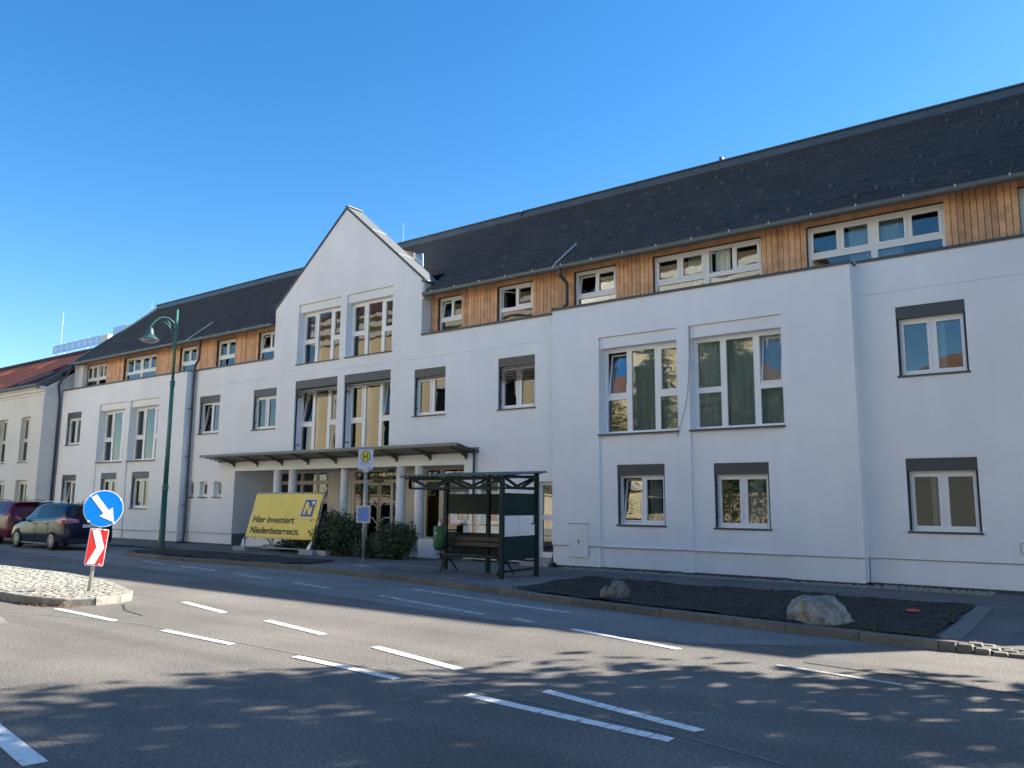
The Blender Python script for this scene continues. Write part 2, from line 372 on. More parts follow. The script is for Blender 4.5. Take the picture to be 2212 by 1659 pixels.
tag(cl.build('soil_clods', mat('soil_clod', (.03, .025, .021), .95, var=.4, vs=9)), 'loose dark clods on the soil bed', kind='stuff')
tag(wd.build('weeds', mat('weed_green', (.05, .08, .025), .8)), 'sparse small weeds on the soil bed', kind='stuff')
# pebbles at the foot of the wall
gm = MB()
for i in range(1500):
    x = rnd.uniform(-12.3, -2.3); y = rnd.uniform(18.45, 18.85) if x < -4.6 else rnd.uniform(18.5, 19.2); r = rnd.uniform(.02, .045); z = -.05 + r*.5
    gm.add([(x-r,y,z),(x,y-r,z),(x+r,y,z),(x,y+r,z),(x,y,z+r),(x,y,z-r)], [(0,1,4),(1,2,4),(2,3,4),(3,0,4),(1,0,5),(2,1,5),(3,2,5),(0,3,5)])
tag(gm.build('gravel', PEBBLE), 'strip of pale pebbles at the foot of the white wall', kind='stuff')

# road markings
def dash(p, q, w, m=MARK, cracks=(), name='lane_marking', taper=0):
    p = Vector((*p, 0)); q = Vector((*q, 0)); d = (q-p); L = d.length; d.normalize(); n = Vector((-d.y, d.x, 0)) * w/2; mb = MB()
    cut = [0] + [c for c in cracks] + [1]
    for a, b in zip(cut, cut[1:]):
        k = max(1, int((b-a)*L/.12)); s0 = a*L + (.008 if a else 0); s1 = b*L - (.008 if b < 1 else 0)
        prev = None
        for i in range(k+1):
            c = p + d*(s0+(s1-s0)*i/k); j1 = 1+rnd.uniform(-.05, .05); j2 = 1+rnd.uniform(-.05, .05); sk = d*rnd.uniform(-.01, .01)*(i in (0, k))
            cur = (c + n*j1 + Vector((0,0,.0085)) + sk, c - n*j2 + Vector((0,0,.0085)) - sk)
            if prev: mb.prism([prev[1], cur[1], cur[0], prev[0]], (0, 0, -.0045))
            prev = cur
    return mb.build(name, m, road)
for p, q in (((-12.62,7.82),(-11.02,7.49)),((-9.83,7.38),(-8.28,7.08)),((-7.11,6.86),(-5.53,6.5))): dash(p, q, .12)
dash((-4.3,6.25), (-2.68,5.9), .105, cracks=(.15,.36,.5,.62,.78,.9))
for p, q in (((-13.27,6.1),(-11.41,6.03)),((-10.09,5.99),(-8.53,5.93)),((-7.33,5.9),(-5.69,5.79))): dash(p, q, .1)
dash((-4.75,5.7), (-2.74,5.55), .11, cracks=(.42,.5,.61,.73,.8,.92))
dash((-7.6,2.86), (-5.66,2.55), .14)
dash((-6.1,9.49), (-4.32,8.99), .1)
dash((-3.1,8.77), (-1.86,8.57), .07, MARKW)
for p, q in (((-22.1,12.37),(-20.6,12.1)),((-19.65,12.02),(-17.7,11.76)),((-16.8,11.65),(-15,11.28)),((-14,11.13),(-12.6,10.88)),((-10.9,10.62),(-7.94,9.85)),((-11.3,11.85),(-8.3,11.1)),((-8.3,11.1),(-7.0,10.86)),((-7.3,9.84),(-6.86,9.64))): dash(p, q, .12, MARKW)
def seam(pl, w, m, name):
    mb = MB()
    for a, b in zip(pl, pl[1:]):
        d = Vector((b[0]-a[0], b[1]-a[1], 0)).normalized(); n = Vector((-d.y, d.x, 0))*w/2; a = Vector((*a, .004)); b = Vector((*b, .004)); mb.quad(a-n, b-n, b+n, a+n)
    mb.build(name, m, road)
seam([(-13.59,5.5),(-12.09,5.84),(-10.84,6.1),(-8.45,6.06),(-6.62,6.02),(-4.99,5.95),(-4.38,5.87),(-2.81,5.72),(-1.91,5.5),(0,5.1)], .035, SEAM, 'asphalt_joint')
seam([(-2.93,9.12),(-1.9,9.0),(-.9,8.82),(2,8.3)], .04, TAR, 'tar_joint')
seam([(-13.1,7.05),(-12.4,6.7),(-11.6,6.55)], .03, TAR, 'tar_joint')
MB().quad((-16,4.4,.004),(-12.3,4.85,.004),(-12.2,5.0,.004),(-13.6,5.38,.004),(-16,5.4,.004)).build('asphalt_patch', ASPL, road)

# traffic island
isl = thing('traffic_island', 'raised cobbled traffic island with granite edge, dividing the road', None, (-15, 7.2, 0), kind='structure')
front = [(-34,6.3),(-20,6.1),(-15.3,6.07),(-14.1,6.1),(-13.5,6.35),(-13.28,6.7),(-13.3,7.1),(-13.67,7.57),(-15.9,8.25),(-18.3,8.6),(-21.6,8.55),(-34,8.9)]
kerb_run(isl, front, .12, -.2, .16, .42, m=GRANPALE)
MB().quad(*[(x, y, .112) for x, y in [(-34,6.4),(-20,6.2),(-15.3,6.17),(-14.1,6.2),(-13.6,6.42),(-13.38,6.7),(-13.4,7.08),(-13.75,7.5),(-15.9,8.15),(-18.3,8.5),(-21.6,8.45),(-34,8.8)]]).build('bedding', mat('cobble_bedding', (.21, .20, .17), .95, var=.2), isl)
inn = [(-34,6.47),(-20,6.27),(-15.3,6.24),(-14.2,6.27),(-13.7,6.48),(-13.46,6.75),(-13.48,7.05),(-13.82,7.4),(-15.9,8.06),(-18.3,8.42),(-21.6,8.37),(-34,8.7)]
def inpoly(x, y, poly):
    c = False
    for i in range(len(poly)):
        (x1, y1), (x2, y2) = poly[i], poly[i-1]
        if (y1 > y) != (y2 > y) and x < (x2-x1)*(y-y1)/(y2-y1)+x1: c = not c
    return c
cob = [sett_mesh(.088, .094, .06).mesh('cobble', COBB), sett_mesh(.094, .086, .06).mesh('cobble', COBB)]
cells = []
for j in range(27):
    for i in range(210):
        x = -13.5 - i*.1 - (j % 2)*.05 + rnd.uniform(-.008, .008); y = 6.25 + j*.1 + .05*sin(i*.35) + rnd.uniform(-.008, .008)
        if inpoly(x, y, inn) and hypot(x+14.4, y-7.12) > .08: cells.append((x, y))
cells.sort(key=lambda p: p[0]**2 + p[1]**2)
stuffm = MB()
for k, (x, y) in enumerate(cells):
    z = .062 + rnd.uniform(-.007, .007); a = rnd.uniform(-.2, .2)
    if k < 300: inst(cob[k % 2], isl, (x, y, z), (0, 0, a), 'cobble')
    else:
        t = sett_mesh(.09, .09, .06); t.xf(Matrix.Translation((x, y, z)) @ Matrix.Rotation(a, 4, 'Z')); stuffm.add(t.v, t.f)
stuffm.build('cobbles', COBB, isl)['kind'] = 'stuff'

# ------------------------------------------------------------------ the long white building
Y0, YB, YW = 19.35, 18.95, 19.8
XL, XR = -42.5, 5.2
bld = thing('residential_building', 'long white rendered building with slate roof, larch loft band and gabled entrance front', 'building', (-18, 19.35, 0))
T1 = [(.055, .465, .05, .94, 'sash'), (.535, .945, .05, .94, 'sash')]
T1R = [(.055, .465, .05, .94, 'tilt'), (.535, .945, .05, .94, 'sash')]
T3 = [(.045, .30, .46, .955, 'sash'), (.045, .30, .035, .40, 'fix'), (.365, .66, .035, .955, 'fix'), (.725, .955, .46, .955, 'sash'), (.725, .955, .035, .40, 'fix')]
def T3v(a, b): return [(*T3[0][:4], a), T3[1], T3[2], (*T3[3][:4], b), T3[4]]
def LF(a='sash', b='sash'): return [(.06, .475, .47, .93, a), (.525, .94, .47, .93, b), (.06, .94, .03, .38, 'fix')]
def LF2(*k): return [(.028, .24, .47, .93, k[0]), (.265, .475, .47, .93, k[1]), (.525, .735, .47, .93, k[2]), (.76, .972, .47, .93, k[3]), (.028, .475, .03, .38, 'fix'), (.525, .972, .03, .38, 'fix')]
def window(parent, x0, x1, z0, z1, Y, dep, cells, box=0, rails=True, sill=True, lintel=0, curtain=None, slats=0, sd=.04, fm=None, name='window', gmat=None):
    zf = z1 - box - lintel; yf = Y + dep - .02; W = x1 - x0; H = zf - z0; fm = fm or FRAME
    R = [(x0 + a*W, x0 + b*W, z0 + c*H, z0 + d*H, k) for a, b, c, d, k in cells]
    fr = MB().holes(x0, x1, z0, zf, yf, [(a, b, c, d, .07) for a, b, c, d, k in R])
    w = fr.build(name, fm, parent)
    for a, b, c, d, k in R:
        M = None
        if k == 'tilt': M = Matrix.Translation((0, yf+.03, c)) @ Matrix.Rotation(-radians(9), 4, 'X') @ Matrix.Translation((0, -yf-.03, -c))
        if k == 'open': M = Matrix.Translation((a+.02, yf+.05, 0)) @ Matrix.Rotation(radians(58), 4, 'Z') @ Matrix.Translation((-a-.02, -yf-.05, 0))
        if k != 'fix':
            e = .012; i = .048
            s = MB().holes(a-e if not M else a+.012, b+e if not M else b-.012, c-e if not M else c+.01, d+e if not M else d-.015, yf-.014 if not M else yf+.02, [(a+i, b-i, c+i, d-i, .05)])
            s.holes(a+.012, b-.012, c+.01, d-.015, yf+.05, [(a+i, b-i, c+i, d-i, 0)])
            if M: s.xf(M)
            s.build('sash', fm, w); a, b, c, d = a+i, b-i, c+i, d-i
        p = MB().box(a-.004, b+.004, yf+.03, yf+.044, c-.004, d+.004)
        if M: p.xf(M)
        p.build('pane', gmat or GLASS, w)
    if sill: MB().box(x0-.03, x1+.03, Y-sd, yf-.002, z0-.045, z0-.004).build('sill', DARKM, w)
    if box: MB().box(x0+.003, x1-.003, Y+.012, yf+.06, z1-box, z1-.003).build('blind_box', DARKM, w)
    if box and rails:
        for rx in (x0+.004, x1-.044):
            r = MB().box(rx, rx+.04, Y+.05, Y+.09, z0, z1-box)
            for zz in (z0+.25, z1-box-.3): r.box(rx+.01, rx+.03, Y+.09, yf, zz, zz+.03)
            r.build('guide_rail', BPLAST, w)
    for i in range(slats):
        zz = z1-box-.05-i*.07
        MB().bar((x0+.06, Y+.07, zz), (x1-.06, Y+.07, zz), .075, .008, (0, -.45, 1)).build('blind_slat', DARKM, w)
    if lintel: MB().box(x0+.002, x1-.002, Y+.08, yf+.05, z1-lintel, z1-.002).build('lintel', PL, w)
    if curtain:
        u0, u1, cm = curtain; mb = MB(); n = int((u1-u0)*W/.03)
        for i in range(n):
            xa = x0+W*u0+i*.03; f = lambda x: yf+.22+.028*sin(x*38)+.018*sin(x*17+1)
            mb.quad((xa, f(xa), z0+.02), (xa+.03, f(xa+.03), z0+.02), (xa+.03, f(xa+.03), zf), (xa, f(xa), zf))
        mb.build('curtain', cm, w, smooth=True)
    return w
RS = .18
H0 = []   # openings in the main wall plane: (x0,x1,z0,z1,depth)
def std(x0, x1, z0, z1, cells=T1, Y=Y0, L=None, **k):
    L.append((x0, x1, z0, z1, RS)); jobs.append(lambda: window(bld, x0, x1, z0, z1, Y, RS, cells, box=.27, **k))
jobs = []
# centre and right wall (plane Y0)
hc = []
std(-31.0, -29.55, 4.44, 6.01, T1R, L=hc); std(-27.3, -25.86, 4.44, 6.01, T1, L=hc, curtain=(.05, .3, CURT))
std(-18.6, -17.23, 4.48, 6.02, T1, L=hc, slats=1, curtain=(.52, .95, CURTW)); std(-15.09, -13.72, 4.48, 6.04, T1, L=hc, slats=6)
std(-16.9, -16.36+.2, 1.05, 2.3, [(.1, .9, .05, .94, 'sash')], L=hc, rails=False); std(-15.72, -15.05, 1.05, 2.32, [(.1, .9, .05, .94, 'sash')], L=hc, rails=False)
for x, t in ((-31.6, 'sash'), (-30.62, 'sash'), (-29.64, 'tilt')):
    hc.append((x, x+.54, 1.84, 2.46, .17)); jobs.append(lambda x=x, t=t: window(bld, x, x+.54, 1.84, 2.46, Y0, .17, [(.12, .88, .1, .9, t)], sd=.06))
for x0, x1, s, a, b in ((-24.74, -22.4, 4, 'tilt', 'sash'), (-22.03, -19.71, 2, 'sash', 'tilt')):
    hc.append((x0, x1, 3.5, 6.15, .30)); jobs.append(lambda x0=x0, x1=x1, s=s, a=a, b=b: window(bld, x0, x1, 3.5, 6.15, Y0, .30, T3v(a, b), box=.3, slats=s, curtain=(.02, .98, CURTW) if s == 4 else (.1, .9, CURTW)))
for x0, x1 in ((-24.75, -22.37), (-22.05, -19.71)):
    hc.append((x0, x1, 6.79, 9.08, .30)); jobs.append(lambda x0=x0, x1=x1: window(bld, x0, x1, 6.79, 9.08, Y0, .30, T3, lintel=.3, curtain=(.0, .22, CURT)))
ENX0, ENX1, ENZ = -28.25, -16.38, 2.85
hc.append((ENX0, ENX1, -.06, ENZ, 0)); DX0, DX1 = -13.72, -12.9
hc.append((DX0, DX1, .16, 2.3, .25))
zt, PZ = 7.17, .41
def groove(mb, x0, x1, z, Y): mb.quad((x0, Y+.018, z), (x1, Y+.018, z), (x1, Y+.018, z+.014), (x0, Y+.018, z+.014)); return (x0, x1, z, z+.014, .018)
w = MB(); gv = groove(w, -31.5, -12.9, 6.385, Y0)
w.holes(-31.5, -12.9, PZ, 9.14, Y0, hc + [gv, (-31.5, -26.15, zt, 9.14, 0), (-18.34, -12.9, zt, 9.14, 0)])
AP = (-22.24, 12.42)
w.quad((-26.15, Y0, 9.14), (-18.34, Y0, 9.14), (AP[0], Y0, AP[1]))
# gable box sides and back
for x in (-26.15, -18.34): w.quad((x, Y0, 7.1), (x, 20.6, 7.1), (x, 20.6, 9.14), (x, Y0, 9.14))
w.quad((-26.15, 20.0, 9.14), (AP[0], 20.0, AP[1]), (-18.34, 20.0, 9.14))
# recess of the entrance
w.quad((ENX0, Y0, -.06), (ENX0, 21.4, -.06), (ENX0, 21.4, ENZ), (ENX0, Y0, ENZ)); w.quad((ENX1, Y0, -.06), (ENX1, Y0, ENZ), (ENX1, 21.4, ENZ), (ENX1, 21.4, -.06))
w.quad((ENX0, Y0, ENZ), (ENX0, 21.4, ENZ), (ENX1, 21.4, ENZ), (ENX1, Y0, ENZ))
# side wall of the right section
hr = []
std(-3.86, -2.49, 4.52, 6.07, T1, L=hr, curtain=(.55, .68, CURT)); std(-3.84, -2.47, 1.15, 2.70, T1, L=hr, curtain=(.3, .47, CURT))
std(0.4, 1.77, 4.52, 6.07, T1, L=hr); std(0.4, 1.77, 1.15, 2.70, T1, L=hr)
gv = groove(w, -4.68, XR, 6.43, Y0)
w.holes(-4.68, XR, .55, 7.24, Y0, hr + [gv])
w.build('facade_wall', PL, bld)
MB().quad((ENX0+.004, Y0+.02, -.06), (ENX0+.004, 21.4, -.06), (ENX0+.004, 21.4, PZ), (ENX0+.004, Y0+.02, PZ)).build('recess_base', mat('grey_base', (.17, .17, .175), .85, var=.1), bld)
# plinth, set back a little below the wall
p = MB(); y = Y0 + .025
p.box(-31.5, ENX0, y, y + .3, 0, PZ - .002)
MB().box(ENX1, DX0, y, y + .3, 0, PZ - .002).build('plinth', PL, bld)
p.build('plinth', PL, bld); MB().holes(-4.68, XR, .02, .55, y, []).build('plinth', PL, bld)
pj = MB()
for a, b, z, yy in ((-31.5, ENX0, PZ, Y0), (ENX1, DX0, PZ, Y0), (-4.66, XR, .55, Y0)): pj.box(a, b, yy - .004, yy + .024, z - .012, z + .001)
pj.build('drip_or_shade_line', GUT, bld)  # invented strip; its dark metal stands in for the plinth's shadow line
MB().box(-12.8, -4.7, YB+.04, YB+.2, -.12, .03).box(-4.7, XR, Y0+.04, Y0+.3, -.12, .03).build('base_strip', DARKM, bld)
MB().box(-42.4, -31.5, YB+.04, YB+.2, -.12, .012).box(-31.5, ENX0, Y0+.04, Y0+.2, -.12, .004).build('base_strip', DARKM, bld)

# projecting bays
def bay(x0, x1, top, plz, recs, lows, flats, gv=None):
    mb = MB(); h = []
    for a, b, zb, z1 in recs: h.append((a, b, plz, z1, .06))
    for q in flats: h.append((*q, RS))
    if gv: h.append(groove(mb, *gv))
    mb.holes(x0, x1, plz, top, YB, h)
    for a, b, zb, z1 in recs:
        mb.holes(a, b, plz, z1, YB+.06, [(a+.001, b-.001, zb, z1-.001, .28)] + [(*q, RS) for q in lows if a < q[0] < b])
    for x in (x0, x1): mb.quad((x, YB, plz), (x, YW+.03, plz), (x, YW+.03, top), (x, YB, top))
    mb.build('bay_wall', PL, bld)
    yy = YB + .025; segs = sorted([x0, x1] + [c for a, b, _, _ in recs for c in (a, b)])
    for i, (a, b) in enumerate(zip(segs, segs[1:])):
        r = .06 if any(q[0] - .01 < (a+b)/2 < q[1] + .01 for q in recs) else 0; a += .02 if i == 0 else 0; b -= .02 if i == len(segs)-2 else 0
        MB().box(a, b, yy + r, yy + .5, .02, plz - .003).build('plinth', PL, bld)
    d = MB()
    for i, (a, b) in enumerate(zip(segs, segs[1:])):
        r = .06 if any(q[0] - .01 < (a+b)/2 < q[1] + .01 for q in recs) else 0
        d.box(a, b, YB + r - .004, YB + r + .03, plz - .012, plz + .001)
    d.build('drip_or_shade_line', GUT, bld)  # same dark strip, drawn as the shadow line above the bay plinth
bay(-12.83, -4.68, 7.16, .555, [(-11.31, -8.99, 3.53, 6.18), (-8.66, -6.30, 3.53, 6.18)], [(-10.8, -9.42, 1.15, 2.70), (-8.1, -6.73, 1.13, 2.68)], [])
for x0, x1, a, b in ((-11.31, -8.99, 'tilt', 'sash'), (-8.66, -6.30, 'fix', 'tilt')):
    window(bld, x0+.002, x1-.002, 3.53, 6.178, YB+.0, .34, T3v(a, b), lintel=.3, curtain=(.0 if a == 'fix' else .3, 1., CURT))
for x0, x1, z0, z1, c in ((-10.8, -9.42, 1.15, 2.70, T1R), (-8.1, -6.73, 1.13, 2.68, T1)): window(bld, x0, x1, z0, z1, YB+.06, RS, c, box=.27, curtain=(.55, .8, CURT))
bay(-42.5, -31.45, 7.11, .40, [(-38.68, -36.31, 3.43, 6.14), (-35.89, -33.5, 3.43, 6.14)], [(-38.17, -36.77, 1.34, 2.92), (-35.42, -33.99, 1.34, 2.93)], [(-41.86, -40.42, 4.34, 5.94), (-41.86, -40.45, 1.3, 2.88)], (-42.4, -40.3, 6.275, YB))
for x0, x1 in ((-38.68, -36.31), (-35.89, -33.5)): window(bld, x0+.002, x1-.002, 3.43, 6.138, YB, .34, T3, lintel=.3, curtain=(0, .3, CURT))
for x0, x1, z0, z1, c in ((-38.17, -36.77, 1.34, 2.92, T1), (-35.42, -33.99, 1.34, 2.93, T1)): window(bld, x0, x1, z0, z1, YB+.06, RS, c, box=.27)
window(bld, -41.86, -40.42, 4.34, 5.94, YB, RS, T1, box=.27); window(bld, -41.86, -40.45, 1.3, 2.88, YB, RS, T1R, box=.27)
for j in jobs: j()

# parapet caps
def cap(x0, x1, yf, z): MB().box(x0, x1, yf - .035, YW + .02, z, z + .035).box(x0, x1, yf - .035, yf - .025, z - .035, z).build('parapet_cap', DARKM, bld)
cap(-31.5+.08, -26.16, Y0, zt); cap(-18.33, -12.85, Y0, zt); cap(-12.85, -4.64, YB, 7.16); cap(-4.64, XR, Y0, 7.24); cap(-42.53, -31.42, YB, 7.11)

# loft band: larch boards and windows
LWN = [(-42.94+.3, -40.02, LF2('sash', 'sash', 'tilt', 'sash')), (-38.37, -35.46, LF2('open', 'sash', 'sash', 'sash')), (-33.54, -32.2, LF()), (-30.7, -29.35, LF()), (-27.8, -26.45, LF('tilt')), (-18.02+.0, -16.95, LF('tilt')), (-15.51, -14.13, LF('open')), (-12.63, -11.21, LF('tilt')), (-10.05, -7.0, LF2('sash', 'sash', 'open', 'sash')), (-5.86, -2.82, LF2(*['sash'] * 4)), (-1.39, 1.6, LF2(*['sash'] * 4)), (3.0, 4.4, LF())]
LWN[0] = (-41.6-.6, -40.02+.0, LF2('sash', 'sash', 'tilt', 'sash')); LWN[5] = (-18.02-.0, -16.95, LF('tilt'))
WZ0, WZ1 = 7.14, 8.45
LOFT = mat('loft_backing', (.10, .055, .03), .9)
for a, b in ((-42.4, -26.15), (-18.34, XR)): MB().holes(a, b, 7.05, 8.8, YW + .03, [(x0, x1, WZ0, WZ1, .14) for x0, x1, _ in LWN if a < x0 < b]).build('loft_wall', LOFT, bld)
for x0, x1, c in LWN: window(bld, x0, x1, WZ0, WZ1, YW + .01, .12, c, sill=False, curtain=(.3, .7, CURT) if x1 - x0 > 2 else None)
plank_m = [MB().box(-.064, .064, -.02, .018, 0, 1.45).mesh('cladding_board', WOOD) for _ in range(3)]
for a, b in ((-42.0, -26.2), (-18.3, XR)):
    edges = [a] + [e for x0, x1, _ in LWN if a - .5 < x0 < b for e in (x0, x1)] + [b]
    for x0, x1 in zip(edges[::2], edges[1::2]):
        if x1 - x0 < .1: continue
        n = max(1, round((x1 - x0) / .136)); st = (x1 - x0) / n
        for i in range(n): inst(rnd.choice(plank_m), bld, (x0 + (i + .5) * st, YW + .0 + rnd.uniform(-.005, .005), 7.15), None, 'cladding_board', (st * .90 / .128, 1, 1))
for a, b in ((-42.4, -26.16), (-18.33, XR)): [MB().box(x0 - .03, min(x1 + .03, b), YW - .015, YW + .005, 8.46, 8.6).build('lintel_board', WOOD, bld) for x0, x1, _ in LWN if a < x0 < b]
MB().box(-42.48, -42.05, 19.6, YW + .02, 7.1, 8.5).build('corner_pier', PL, bld)

# main roof: eave, slates, ridge flashing, snow guards
EY, EZ, RY, RZ = 19.2, 8.52, 23.56, 12.2
sv = Vector((0, RY - EY, RZ - EZ)); SL = sv.length; sv.normalize(); nv = Vector((0, -sv.z, sv.y))
def rp(x, s, h=0.): return Vector((x, EY, EZ)) + sv * s + nv * h
rb = MB(); sc_ = (20.3 - EY) / sv.y
for a, b, s0 in ((XL - .05, -26.15, 0), (-26.15, -18.2, sc_), (-18.2, XR, 0)): rb.quad(rp(a, s0), rp(b, s0), rp(b, SL), rp(a, SL))
rb.quad((XL, RY, 12.42), (XR, RY, 12.42), (XR, 28.2, 8.5), (XL, 28.2, 8.5))
roof = rb.build('roof', TILEB, bld)
NR = 35; dr = SL / NR; TW = .21
def tile_mb(): 
    t = MB(); a = TW / 2 - .003; L = dr * 1.25
    lo = [(-a, 0, .012), (a, 0, .012), (a, L, -.004), (-a, L, -.004)]; hi = [(-a, 0, .045), (a, 0, .045), (a, L, .006), (-a, L, .006)]
    return t.add(lo + hi, [(4, 5, 6, 7), (0, 1, 5, 4), (1, 2, 6, 5), (3, 0, 4, 7)])
RB = Matrix((Vector((1, 0, 0)), sv, nv)).transposed().to_4x4(); RE = RB.to_euler()
tiles = []
for r in range(NR):
    k = int((XR - XL) / TW)
    for i in range(k):
        x = XL + (i + .5 + .5 * (r % 2)) * TW; s = r * dr
        if x > XR - .1: continue
        if -26.25 < x < -18.1 and EY + s * sv.y < 20.25: continue
        tiles.append((x, s))
key = lambda t: (rp(*t) - Vector((0, 0, 1.65))).length + (0 if t[0] < -1.25 else 100)
tiles.sort(key=key)
tm = tile_mb(); tmm = tm.mesh('roof_tile', TILE); big = MB()
for k, (x, s) in enumerate(tiles):
    P = rp(x, s, rnd.uniform(0, .008))
    if k < 300: inst(tmm, roof, P, RE, 'roof_tile')
    else:
        M = Matrix.Translation(P) @ RB @ Matrix.Rotation(rnd.uniform(-.012, .012), 4, 'Z'); big.add([M @ Vector(q) for q in tm.v], tm.f)
big.build('roof_tiles', TILE, roof)['kind'] = 'stuff'
sg = MB().box(-.02, .02, 0, .2, .03, .05).box(-.024, .024, -.015, .005, .03, .13).box(-.024, .024, 0, .04, .11, .13).mesh('snow_guard', mat('snow_guard_metal', (.10, .10, .10), .6, rand=.4))
sgs = []
for r, yy in enumerate((19.55, 19.8, 20.4, 21.0, 21.63, 22.22, 22.8)):
    for i in range(60):
        x = -4.12 + (r % 2) * .4 - .4 + i * .79 - 38
        if x < XR and not (-26.3 < x < -18) : sgs.append((x, (yy - EY) / sv.y))
sgs.sort(key=lambda t: key(t) - (100 if t[0] >= -1.25 else 0))
rest = MB()
for k, (x, s) in enumerate(sgs):
    if k < 300: inst(sg, roof, rp(x, s, .0), RE, 'snow_guard')
    else:
        t = MB().box(-.018, .018, 0, .16, .02, .032).box(-.02, .02, -.01, .005, .02, .10); t.xf(Matrix.Translation(rp(x, s)) @ RB); rest.add(t.v, t.f)
rest.build('snow_guards', GUT, roof)['kind'] = 'stuff'
x = XL - .06
while x < XR:
    e = min(x + 3.0, XR); MB().box(x + .006, e - .006, RY - .03, RY + .05, 12.14, 12.42).build('ridge_flashing', FASC, roof); x = e
MB().box(XL - .1, XR, RY - .075, RY + .3, 12.42, 12.47).build('ridge_cap', DARKM, roof)
MB().box(-17.35, -17.31, RY - .1, RY - .03, 12.3, 12.5).box(-9.52, -9.42, RY - .12, RY + .05, 12.47, 12.56).build('ridge_fitting', GUT, roof)
# eaves gutter with brackets
for a, b in ((XL - .1, -26.2), (-18.18, XR)):
    g = MB(); pr = []
    for i in range(9):
        t = pi * i / 8; pr.append((-cos(t) * .08, -sin(t) * .125))
    n = len(pr); yc, zc = 19.24, 8.545
    A = [(a, yc + p, zc + q) for p, q in pr]; B = [(b, yc + p, zc + q) for p, q in pr]
    g.add(A + B, [(i, i + 1, n + i + 1, n + i) for i in range(n - 1)] + [tuple(range(n))[::-1], tuple(range(n, 2 * n))]); g.tube([(a, yc - .08, zc), (b, yc - .08, zc)], .014, 6)
    g.box(a, b, yc + .076, yc + .09, zc - .1, zc + .02); g.build('eaves_gutter', GUT, bld)
    k = a + .4
    while k < b:
        MB().box(k - .016, k + .016, yc - .098, yc - .082, zc - .03, zc + .03).build('gutter_bracket', STEEL, bld); k += 1.02
    MB().box(a, b, 19.33, YW + .05, 8.60, 8.62).build('soffit', mat('soffit_board_' + str(int(-a)), (.30, .17, .09), .7), bld)
# gable roof: metal verge, right slope, ridge cap, end sheets
dx, dz = -18.34 - AP[0], 9.14 - AP[1]; sl = Vector((dx, 0, dz)).normalized()
for sgn, name in ((1, 'gable_roof_sheet'), (-1, 'gable_roof_sheet')):
    dxx = (-18.34 - AP[0]) if sgn > 0 else (-26.15 - AP[0]); s_ = Vector((dxx, 0, dz)).normalized(); n_ = Vector((-s_.z * sgn, 0, s_.x * sgn)); n_ = n_ if n_.z > 0 else -n_
    L = Vector((dxx, 0, dz)).length + (.18 if sgn > 0 else .02); A = Vector((AP[0], 0, AP[1]))
    for i in range(3):
        a = A + s_ * (L * i / 3 + .004) + n_ * .03; b = A + s_ * (L * (i + 1) / 3 - .004) + n_ * .03
        MB().prism([(a.x, Y0 - .01, a.z), (b.x, Y0 - .01, b.z), (b.x, Y0 - .01, b.z + .012), (a.x, Y0 - .01, a.z + .012)], (0, .72, 0)).build(name, ZINC, bld)
        if i: MB().bar((a.x, Y0, a.z + .015), (a.x, Y0 + .7, a.z + .015), .03, .03).build('standing_seam', ZINC, bld)
    a = A + n_ * .0; b = A + s_ * L
    MB().prism([(a.x, Y0 - .035, a.z - .055), (b.x, Y0 - .035, b.z - .055), (b.x, Y0 - .035, b.z + .045), (a.x, Y0 - .035, a.z + .045)], (0, .05, 0)).build('verge_trim', DARKM, bld)
MB().bar((AP[0], Y0 - .02, AP[1] + .06), (AP[0], Y0 + .72, AP[1] + .06), .16, .03).build('gable_ridge_cap', ZINC, bld)
PALEZ = mat('pale_sheet', (.55, .56, .54), .45)
MB().box(-18.33, -18.26, Y0 + .01, Y0 + .72, 8.40, 8.97).build('gable_side_sheet', PALEZ, bld)
MB().box(-18.4, -18.12, Y0 + .0, Y0 + .72, 8.98, 9.03).build('gable_side_sheet', ZINC, bld)
MB().tube([(-18.2, 19.95, 8.98), (-18.05, 19.6, 8.62), (-17.98, 19.3, 8.58)], .035, 8).build('rain_pipe', PALEZ, bld)
MB().prism([(-19.72, 20.4, 10.27), (-19.33, 20.4, 9.92), (-19.36, 20.4, 10.42), (-19.74, 20.4, 10.46)], (0, .03, 0)).build('valley_flashing', mat('sky_tinted_sheet', (.12, .2, .33), .35, metal=.5), roof)  # blue of the reflected sky is put into the sheet's own colour
MB().prism([(-20.65, 20.38, 10.72), (-20.03, 20.38, 10.44), (-19.8, 20.38, 10.3), (-19.78, 20.38, 10.52), (-20.31, 20.38, 10.72)], (0, .1, 0)).build('saddle_sheet', mat('copperish_sheet', (.16, .12, .105), .5, metal=.3), roof)
# left verge, back wall, ends, interior
vb = MB(); vb.prism([rp(XL - .06, -.05, -.03), rp(XL - .06, SL, -.03), rp(XL - .06, SL, .045), rp(XL - .06, -.05, .045)], (-.04, 0, 0)); vb.build('verge_trim', DARKM, bld)
e = MB()
for x in (XL + .02, XR): e.add([(x, 19.4, -.2), (x, 28, -.2), (x, 28, 8.5), (x, RY, 12.4), (x, 19.25, 8.46), (x, 19.4, 8.4)], [(0, 1, 2, 3, 4, 5)])
e.quad((XL, 28, -.2), (XR, 28, -.2), (XR, 28, 8.5), (XL, 28, 8.5)); e.build('end_and_rear_wall', PL, bld)
MB().quad((XL, 22.6, -.2), (XR, 22.6, -.2), (XR, 22.6, 8.6), (XL, 22.6, 8.6)).box(XL + .1, XR - .1, 20.0, 22.58, 2.95, 3.2).box(XL + .1, XR - .1, 20.0, 22.58, 6.3, 6.6).build('interior_wall', ROOM, bld)

